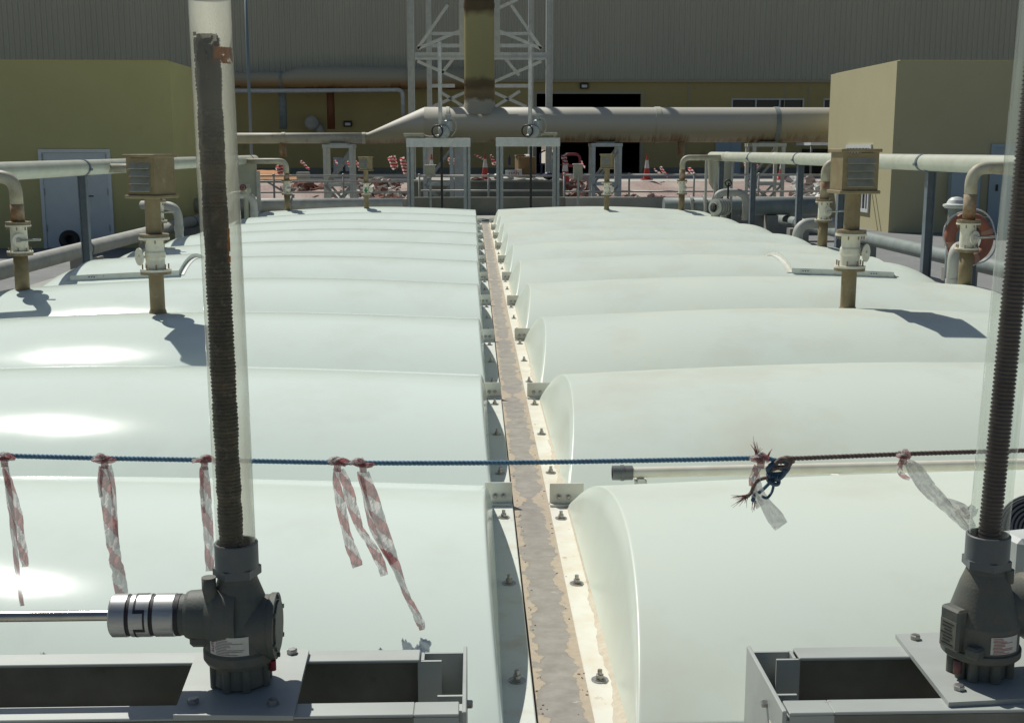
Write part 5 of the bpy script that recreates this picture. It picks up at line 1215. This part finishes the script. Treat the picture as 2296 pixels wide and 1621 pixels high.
def far_gear(px, pt, top, lab, tl, zt_):
    c = at(px, pt - 2, YFp); x = c.x
    b = MB(); b.cyl((x, YFp - .12, -.1), (x, YFp - .12, zt_ - .19), .028, 12); solo(b, 'gate_spindle', m_black, 'black spindle hanging in the %s far gate frame' % tl, 'spindle', (x, YFp - .12, -.1), 'spindles of the far gates')
    t = thing('gate_actuator', 'grey electric actuator on top of the %s far gate frame' % tl, 'actuator', (x, YFp, zt_), 'actuators on the far gate frames')
    b = MB(); b.lathe((x + .02, YFp - .1, zt_), (0, 0, 1), [(0, .13), (.06, .13), (.08, .10), (.22, .10), (.26, .07), (.30, .05), (.30, 0)], 24); b.lathe((x + .06, YFp - .25, zt_ + .14), (0, 1, 0), [(0, 0), (0, .12), (.03, .14), (.24, .14), (.24, 0)], 24); b.build('gear_case', m_galv, t)
    b = MB(); b.lathe((x + .16, YFp - .1, zt_ + .16), (0, 0, 1), [(0, .05), (.0, .10), (.22, .10), (.24, .07), (.24, .07), (.36, .06), (.36, 0)], 22); b.box((x + .16, YFp - .1, zt_ + .50), (.14, .12, .07), bev=.01); b.build('motor', m_galv, t)
    b = MB(); b.torus((x - .09, YFp - .24, zt_ + .15), (-.4, -1, 0), .13, .018, 26, 8); b.build('handwheel', m_black, t)
    b = MB(); b.tube(smooth_path([(x + .2, YFp - .2, zt_ + .45), (x + .32, YFp - .22, zt_ + .38), (x + .33, YFp - .22, zt_ + .18), (x + .22, YFp - .2, zt_ + .03)], 6), .012, 6); b.build('cable', m_cardbox, t)
    zt2 = at(px, top, YFp).z; xt = x - .02
    b = MB(); b.tube([(xt, YFp - .1, zt_ + .3), (xt, YFp - .1, zt2)], .046, 16, cap=False); b.cyl((xt, YFp - .1, zt2), (xt, YFp - .1, zt2 + .01), .047, 16); tb = solo(b, 'spindle_tube', M('milky_tube', (.62, .62, .58), (.40, .42, .40), 9, .4, .62, rough=.3, stretch=(1, 1, .5), c3=(.25, .12, .06), s3=5, lo3=.68, hi3=.72) if tl == 'left' else bpy.data.materials['milky_tube'], 'milky spindle tube standing on the %s far actuator' % tl, 'clear tube', (xt, YFp - .1, zt_ + .3), 'milky tubes on the far gates')
    return t
t1, a, c, zt_ = far_frame(911, 1055, 310, 'left pale steel gate frame at the far end of the covers', 990, 0, 1)
far_gear(990, 310, 96, '', 'left', zt_)
b = MB(); q = at(928, 303, YFp); b.box((q.x, YFp, zt_ + .075), (.47, .25, .07), bev=.015); b.box((q.x - .18, YFp, zt_ + .02), (.05, .2, .04)); b.box((q.x + .18, YFp, zt_ + .02), (.05, .2, .04)); b.tube(smooth_path([(q.x + .24, YFp, zt_ + .06), (q.x + .4, YFp - .1, zt_ + .03), (q.x + .62, YFp - .12, zt_ + .08)], 5), .014, 6); solo(b, 'cable_box', m_cardbox, 'flat beige box on top of the left far gate frame', 'box', (q.x, YFp, zt_), 'flat boxes on the far gate frames')
t2, a, c, zt2_ = far_frame(1112, 1255, 309, 'right pale steel gate frame at the far end of the covers', 1190, 0, -1)
far_gear(1190, 309, 105, '', 'right', zt2_)
b = MB(); q = at(1225, 300, YFp); b.box((q.x, YFp, zt2_ + .085), (.50, .25, .07), bev=.015); b.box((q.x - .18, YFp, zt2_ + .025), (.05, .2, .05)); b.box((q.x + .18, YFp, zt2_ + .025), (.05, .2, .05)); solo(b, 'cable_box', m_cardbox, 'flat beige box on top of the right far gate frame', 'box', (q.x, YFp, zt2_), 'flat boxes on the far gate frames')

# concrete outlet chamber and wall behind the frames
x0_, x1_ = at(925, 409, 37.2).x, at(1262, 409, 37.2).x
b = MB(); zc_ = at(1090, 409, 37.2).z; facebox(b, x0_, x1_, 37.2, 41.2, ZG, zc_); structure(b, 'chamber_wall', m_darkconc)
b = MB(); facebox(b, x0_ - .04, x1_ + .04, 37.15, 41.25, zc_ + .002, zc_ + .06); structure(b, 'chamber_coping', m_conc)
b = MB(); zl_ = at(1400, 443, 29.35).z; facebox(b, at(1268, 443, 29.35).x, 8.5, 29.35, 29.65, ZG, zl_); facebox(b, -8.0, at(912, 443, 29.35).x, 29.35, 29.65, ZG, at(800, 447, 29.35).z); structure(b, 'end_wall', m_conc); b = MB(); facebox(b, at(912, 443, 29.35).x + .004, at(1268, 443, 29.35).x - .004, 29.40, 29.62, ZG, at(1090, 443, 29.4).z); structure(b, 'end_wall', m_darkconc)
b = MB(); facebox(b, -.25, .75, YEND + .03, YEND + .30, -.2, -.005); structure(b, 'channel_sill', m_darkconc)
for i, (px, py) in enumerate(((1078, 486), (1099, 486))): pass
# handrail
def rail(px0, px1, Y, py0, py1, label, step=1.57, extra=0):
    a = at(px0, py0, Y); c = at(px1, py0, Y); m_ = at(px0, py1, Y).z; zb = ZG
    t = thing('handrail', label, 'railing', ((a.x + c.x) / 2, Y, zb), 'pipe railings along the far end')
    for z in [a.z, m_] + ([a.z - .14] if extra else []):
        b = MB(); b.tube([(a.x, Y, z), (c.x, Y, z)], .024, 10); b.build('rail', m_rail, t)
    n = max(1, round((c.x - a.x) / step))
    for i in range(n + 1):
        x = a.x + (c.x - a.x) * i / n; b = MB(); b.tube([(x, Y, zb), (x, Y, a.z + .02)], .026, 10); b.sphere((x, Y, a.z + .02), .04, 6); b.build('post', m_rail, t)
rail(1265, 1990, 31.1, 393, 430, 'steel pipe railing in front of the pink paving on the right')
rail(300, 925, 31.1, 395, 432, 'steel pipe railing in front of the rubble on the left', extra=1)
rail(940, 1250, 31.7, 395, 428, 'steel pipe railing behind the far gate frames', 1.8)

# boxes on posts
for px, p0, p1, w_, lab in ((965, 372, 395, 22, 'grey junction box on a post left of the far gate frames'), (1296, 370, 402, 20, 'grey junction box on a post right of the far gate frames')):
    Y = 29.2; a = at(px, p0, Y); c = at(px, p1, Y); s = w_ / 2700 * Y
    t = thing('junction_box', lab, 'junction box', (a.x, Y, zl_ - .3), 'junction boxes on posts'); b = MB(); b.box((a.x, Y, (a.z + c.z) / 2), (s, .14, a.z - c.z), bev=.01); b.build('box', m_cardbox, t); b = MB(); b.box((a.x, Y, a.z + .015), (s * 1.15, .22, .02)); b.build('rain_hood', m_conewhite, t); b = MB(); b.box((a.x, Y - .1, (a.z + zl_ - .3) / 2 - .1), (.05, .04, a.z - zl_ + .1)); b.build('post', m_galv, t)

# ------------------------------------------------------------------ far clutter
def cone(px, py, ptop, Y, lab, sleeve=True):
    p = at(px, py, Y); h = at(px, ptop, Y).z - p.z; x = p.x; z0 = p.z
    t = thing('traffic_cone', lab, 'traffic cone', (x, Y, z0), 'red and white traffic cones')
    b = MB(); b.box((x, Y, z0 + .02 * h), (.44 * h, .44 * h, .04 * h), bev=.01 * h); b.lathe((x, Y, z0), (0, 0, 1), [(.04 * h, .16 * h), (.10 * h, .145 * h), (.46 * h, .092 * h), (.78 * h, .05 * h), (h, .022 * h), (h, 0)], 22); b.build('body', m_conered, t)
    b = MB(); b.lathe((x, Y, z0), (0, 0, 1), [(.46 * h, .096 * h), (.78 * h, .053 * h)], 22); b.build('white_sleeve', m_conewhite, t)
cone(1450, 404, 347, 41.2, 'red and white cone on the pink paving right of the dark doorway')
cone(1088, 403, 344, 37.9, 'red and white cone between the two far gate frames')
cone(1267, 418, 345, 40.3, 'red and white cone wrapped with tape just right of the far gate frames')
cone(1752, 404, 350, 41.2, 'red and white cone behind the right trestle')
cone(968, 403, 346, 41.4, 'cone behind the left junction box, mostly hidden')
m_t = m_tape_far
def far_tape(px, py, dx, dy, w_, Y, lab, seed, n=2):
    b = MB(); rnd = random.Random(seed); s = 930 * 0 + 1
    for k in range(n):
        ox, oy = rnd.uniform(-3, 3), rnd.uniform(-2, 2); pts = []
        for i in range(5):
            u = i / 4; pts.append((px + ox + dx * u + rnd.uniform(-1.5, 1.5), py + oy + dy * u + rnd.uniform(-1, 1), w_ * rnd.uniform(.8, 1.1), rnd.uniform(0, .5)))
        o = len(b.v); ribbon(b, pts, Y + .03 * k, .6, 2.0, seed + k)
        acc = 0
    # stretch the stripe pattern to the size of this tape
    b.uv = [(u * 62, v) for u, v in b.uv]
    solo(b, 'tape_streamer', m_t, lab, 'barrier tape', at(px, py, Y), 'red and white streamers on the far tape line')
FT = [(620, 372, 12, 22, 9, 35, 'red and white streamer bundle under the far left pipe bend', 4), (630, 372, 10, 18, 8, 35, 'second red and white streamer under the far left pipe bend', 3), (674, 361, 20, 18, 6, 35, 'single slanting streamer between the far left riser and the trestle', 2), (752, 360, 6, 10, 5, 35, 'small streamer left of the trestle diagonal', 1), (776, 362, 10, 16, 6, 35, 'streamer inside the left trestle', 2), (795, 362, 12, 14, 6, 35, 'streamer just right of the left trestle', 2),
      (872, 352, 14, 26, 9, 35, 'red and white streamer hanging left of the left far gate frame, upper', 3), (884, 352, 4, 26, 8, 35, 'streamer beside the grey junction box', 2), (900, 354, 12, 36, 10, 35, 'big streamer bundle against the left far gate frame', 4), (1004, 354, 6, 14, 7, 34.5, 'streamer seen through the left far gate frame', 2), (1019, 356, 8, 20, 8, 34.5, 'second streamer seen through the left far gate frame', 2), (1064, 350, 20, 8, 5, 37.8, 'streamer blown left from the middle cone', 1), (1102, 350, 8, 20, 8, 34.5, 'streamer right of the middle cone', 2),
      (1264, 348, 4, 22, 9, 33.3, 'streamer wrapped on the cone right of the far gates', 3), (1306, 362, 6, 16, 4, 36, 'small streamer at the left leg of the doorway trestle', 1), (1466, 378, 16, 14, 4, 36.1, 'streamer tied to the cone on the pink paving', 1), (1478, 374, 18, 22, 6, 36.6, 'streamer right of the cone on the pink paving', 2), (1533, 385, 8, 8, 5, 36.6, 'short streamer behind the far right riser', 1), (1545, 378, 12, 18, 6, 36.6, 'streamer right of the far right riser', 2),
      (1664, 368, 10, 14, 5, 36.6, 'streamer left of the right trestle', 1), (1694, 366, 8, 12, 6, 36.6, 'streamer inside the right trestle', 2), (1752, 372, -10, 30, 6, 36.2, 'long streamer falling from the cone behind the right trestle', 2)]
for a in FT: far_tape(*a[:5], a[5] + (5 if 34 < a[5] < 37 else 0), a[6], int(a[0]) % 97, a[7])

def heap(name, px0, px1, y0, y1, Y0, Y1, n, s, mats, seed, lab, cat, flat=1.0):
    rnd = random.Random(seed); obs = []
    for mi, m in enumerate(mats):
        b = MB()
        for i in range(n // len(mats)):
            u = rnd.random(); v = rnd.random(); px = px0 + (px1 - px0) * u; py = y0 + (y1 - y0) * (v + (1 - v) * .9 * (abs(u - .5) * 2) ** 2); Y = Y0 + (Y1 - Y0) * (1 - v)
            c = at(px, py, Y); k = s * rnd.uniform(.5, 1.3)
            mt = Matrix.Rotation(rnd.uniform(-.7, .7), 3, 'X') @ Matrix.Rotation(rnd.uniform(-.6, .6), 3, 'Y') @ Matrix.Rotation(rnd.uniform(0, 6), 3, 'Z')
            b.box(c, (k * rnd.uniform(.8, 1.4), k * rnd.uniform(.6, 1), k * rnd.uniform(.25, .5) * flat), mat=mt)
        o = b.build(name, m); o['kind'] = 'stuff'; o['label'] = lab; o['category'] = cat
heap('rubble', 735, 940, 402, 446, 39.2, 41.0, 260, .33, (m_stone, m_brick, m_sheet), 3, 'heap of broken pavers and bricks left of the far gate frames', 'rubble')
heap('rubble', 1255, 1335, 394, 446, 39.2, 41.0, 160, .33, (m_stone, m_brick, m_stone), 5, 'heap of broken red pavers right of the far gate frames', 'rubble')
heap('rubble', 1750, 1860, 402, 452, 39.0, 41.0, 150, .36, (m_sheet, m_stone, m_sheet), 8, 'heap of pale rubble behind the right trestle', 'rubble')
heap('rubble', 640, 740, 415, 428, 40.0, 40.7, 60, .28, (m_stone, m_brick), 12, 'strip of broken paving by the far left riser', 'rubble')
heap('rubble', 1360, 1500, 438, 446, 39.0, 39.3, 26, .2, (m_brick, m_stone), 13, 'few loose bricks at the foot of the pink paving', 'rubble')
heap('rubble', 1600, 1760, 438, 450, 39.0, 39.3, 36, .22, (m_brick, m_stone), 14, 'loose bricks at the foot of the right paving', 'rubble')
b = MB(); rows = []
for i in range(15):
    row = []
    for j in range(11):
        u, v = i / 14 * 2 - 1, j / 10 * 2 - 1; c = at(585, 402, 43); h = .34 * max(0, 1 - u * u - v * v * .8) + .05 * noise.noise((i * .6, j * .6, 3))
        row.append(Vector((c.x + u * 1.5, 43 + v * 1.2, .46 + h * 1.05)))
    rows.append(row)
b.grid(rows, True); solo(b, 'sand_mound', m_orange, 'orange sand mound beyond the left railing', 'mound', (at(585, 402, 43).x, 43, .47))
for px, py, w_, h_, Y, m, nm, lab in ((1178, 376, 40, 46, 38.2, m_card, 'cardboard_stack', 'brown cardboard stack behind the right far gate frame'), (1138, 400, 30, 8, 37.6, m_sheet, 'paper_bag', 'pale crumpled bag on the chamber beside the middle cone'), (1118, 397, 24, 14, 37.7, m_galv, 'paper_bag', 'grey crumpled bag on the chamber beside the left frame post'), (1190, 404, 52, 8, 37.5, m_sheet, 'sheet_pile', 'pile of white sheets on the chamber top'), (1028, 403, 36, 8, 37.5, m_stone, 'sheet_pile', 'dusty sheet pile on the chamber in the left far frame'), (1230, 395, 24, 16, 37.7, m_blueplastic, 'bag_pile', 'dark bags on the chamber at the right far frame post'), (1070, 403, 30, 9, 37.5, m_brick, 'dark_sack', 'dark sack on the chamber between the far frames'),
        (1182, 352, 24, 10, 38.2, m_sheet, 'white_sack', 'white sack on the cardboard stack'), (1142, 360, 6, 22, 38.1, m_blueplastic, 'blue_bottle', 'dark blue upright container beside the cardboard')):
    c = at(px, py + h_ / 2, Y); s = Y / 2700; b = MB(); n = 5; hx, hz = w_ * s / 2, h_ * s
    z0 = c.z if py < 380 or True else 0
    if nm in ('cardboard_stack',): b.box((c.x, Y, z0 + hz / 2), (2 * hx, .5, hz), rz=.2, bev=.02); b.box((c.x - .1, Y + .05, z0 + hz + .03), (1.5 * hx, .4, .05), rz=.1)
    elif nm == 'blue_bottle': b.lathe((c.x, Y, z0), (0, 0, 1), [(0, 0), (0, hx), (hz * .7, hx), (hz * .85, hx * .4), (hz, hx * .4), (hz, 0)], 14)
    else:
        rows = [];
        for i in range(13):
            th = PI * i / 12; row = []
            for k in range(17):
                a = 2 * PI * k / 16; d = 1 + .28 * noise.noise((math.cos(a) * 1.6 + px, math.sin(a) * 1.6, th * 1.5)); row.append(Vector((c.x + hx * d * math.sin(th) * math.cos(a), Y + .2 * d * math.sin(th) * math.sin(a), z0 + hz * .5 + hz * .5 * d * math.cos(th))))
            rows.append(row)
        b.grid(rows, True)
    solo(b, nm, m, lab, nm.split('_')[-1], (c.x, Y, z0))
# white box with red letters
c = at(1152, 389, 37.7); t = thing('lettered_box', 'white box with red letters on the chamber behind the right far gate frame', 'box', c - Vector((0, 0, .12))); b = MB(); b.box(c, (.50, .3, .21), mat=Matrix.Rotation(R(-4), 3, 'Y')); b.build('carton', m_conewhite, t)
vs, fs = text_geo('udh', .21); b = MB(); b.add([(c.x + v.x * 1.05, 37.7 - .152, c.z + v.y - .0) for v in vs], fs); b.build('lettering', m_red, t)
# chair and barrier at the doorway
t = thing('plastic_chair', 'navy plastic chair at the left side of the doorway', 'chair', at(1226, 392, 46)); c = at(1226, 392, 46); k = 1.0
for sx in (-1, 1):
    for sy in (-1, 1): MB().bar((c.x + sx * .22, 46 + sy * .22, .47), (c.x + sx * .2, 46 + sy * .2, .97), .05).build('leg', m_blueplastic, t)
b = MB(); b.box((c.x, 46, .99), (.46, .46, .05), bev=.01); b.build('seat', m_blueplastic, t); b = MB(); b.tube(smooth_path([(c.x - .23, 46.2, 1.0), (c.x - .24, 46.25, 1.35), (c.x - .1, 46.28, 1.47), (c.x + .1, 46.28, 1.47), (c.x + .24, 46.25, 1.35), (c.x + .23, 46.2, 1.0)], 6), .03, 8); b.box((c.x + .12, 46.27, 1.2), (.12, .03, .45)); b.build('backrest', m_blueplastic, t)
c = at(1282, 372, 44); b = MB(); b.tube(bend([(c.x - .30, 44, .47), (c.x - .30, 44, 1.36), (c.x + .30, 44, 1.36), (c.x + .30, 44, .47)], .2), .05, 10); b.box((c.x, 44, .95), (.5, .04, .1)); solo(b, 'hoop_barrier', m_maroon, 'maroon hooped barrier standing in the dark doorway', 'barrier', (c.x, 44, .47))
t = thing('site_tent', 'dark canopy with a white edge beside the cream building', 'canopy', (at(1842, 395, 44).x, 44, .47)); 
p0 = at(1818, 320, 44); p1 = at(1990, 331, 44); b = MB(); b.box(((p0.x + p1.x) / 2, 45, p0.z - .05), (p1.x - p0.x, 2.0, .10)); b.build('roof', m_white, t)
b = MB(); b.box(((p0.x + p1.x) / 2 + .1, 45.9, (p0.z + .53) / 2 - .1), (p1.x - p0.x - .2, .05, p0.z - .53 - .25)); b.build('rear_sheet', m_dark, t)
for xx in (p0.x + .06, p1.x - .06):
    b = MB(); b.tube([(xx, 44.1, .47), (xx, 44.1, p0.z - .1)], .045, 8); b.build('leg', m_bluepost, t)
for px, py, lab in ((758, 369, 'white notice board on the ochre wall seen through the left trestle, left one'), (785, 369, 'white notice board on the ochre wall, right one')):
    c = at(px, py, 54.85); b = MB(); b.box(c, (.42, .06, .62), bev=.01); solo(b, 'wall_cabinet', m_conewhite, lab, 'cabinet', c - Vector((0, 0, .31)), 'white cabinets on the warehouse wall')
c = at(768, 405, 34.6); b = MB(); c2 = at(680, 400, 42.2); b.box((c2.x, 42.2, .62), (.42, .35, .30), bev=.02); solo(b, 'concrete_block', m_conc, 'grey concrete block on the paving beyond the left railing', 'block', (c2.x, 42.2, .47))
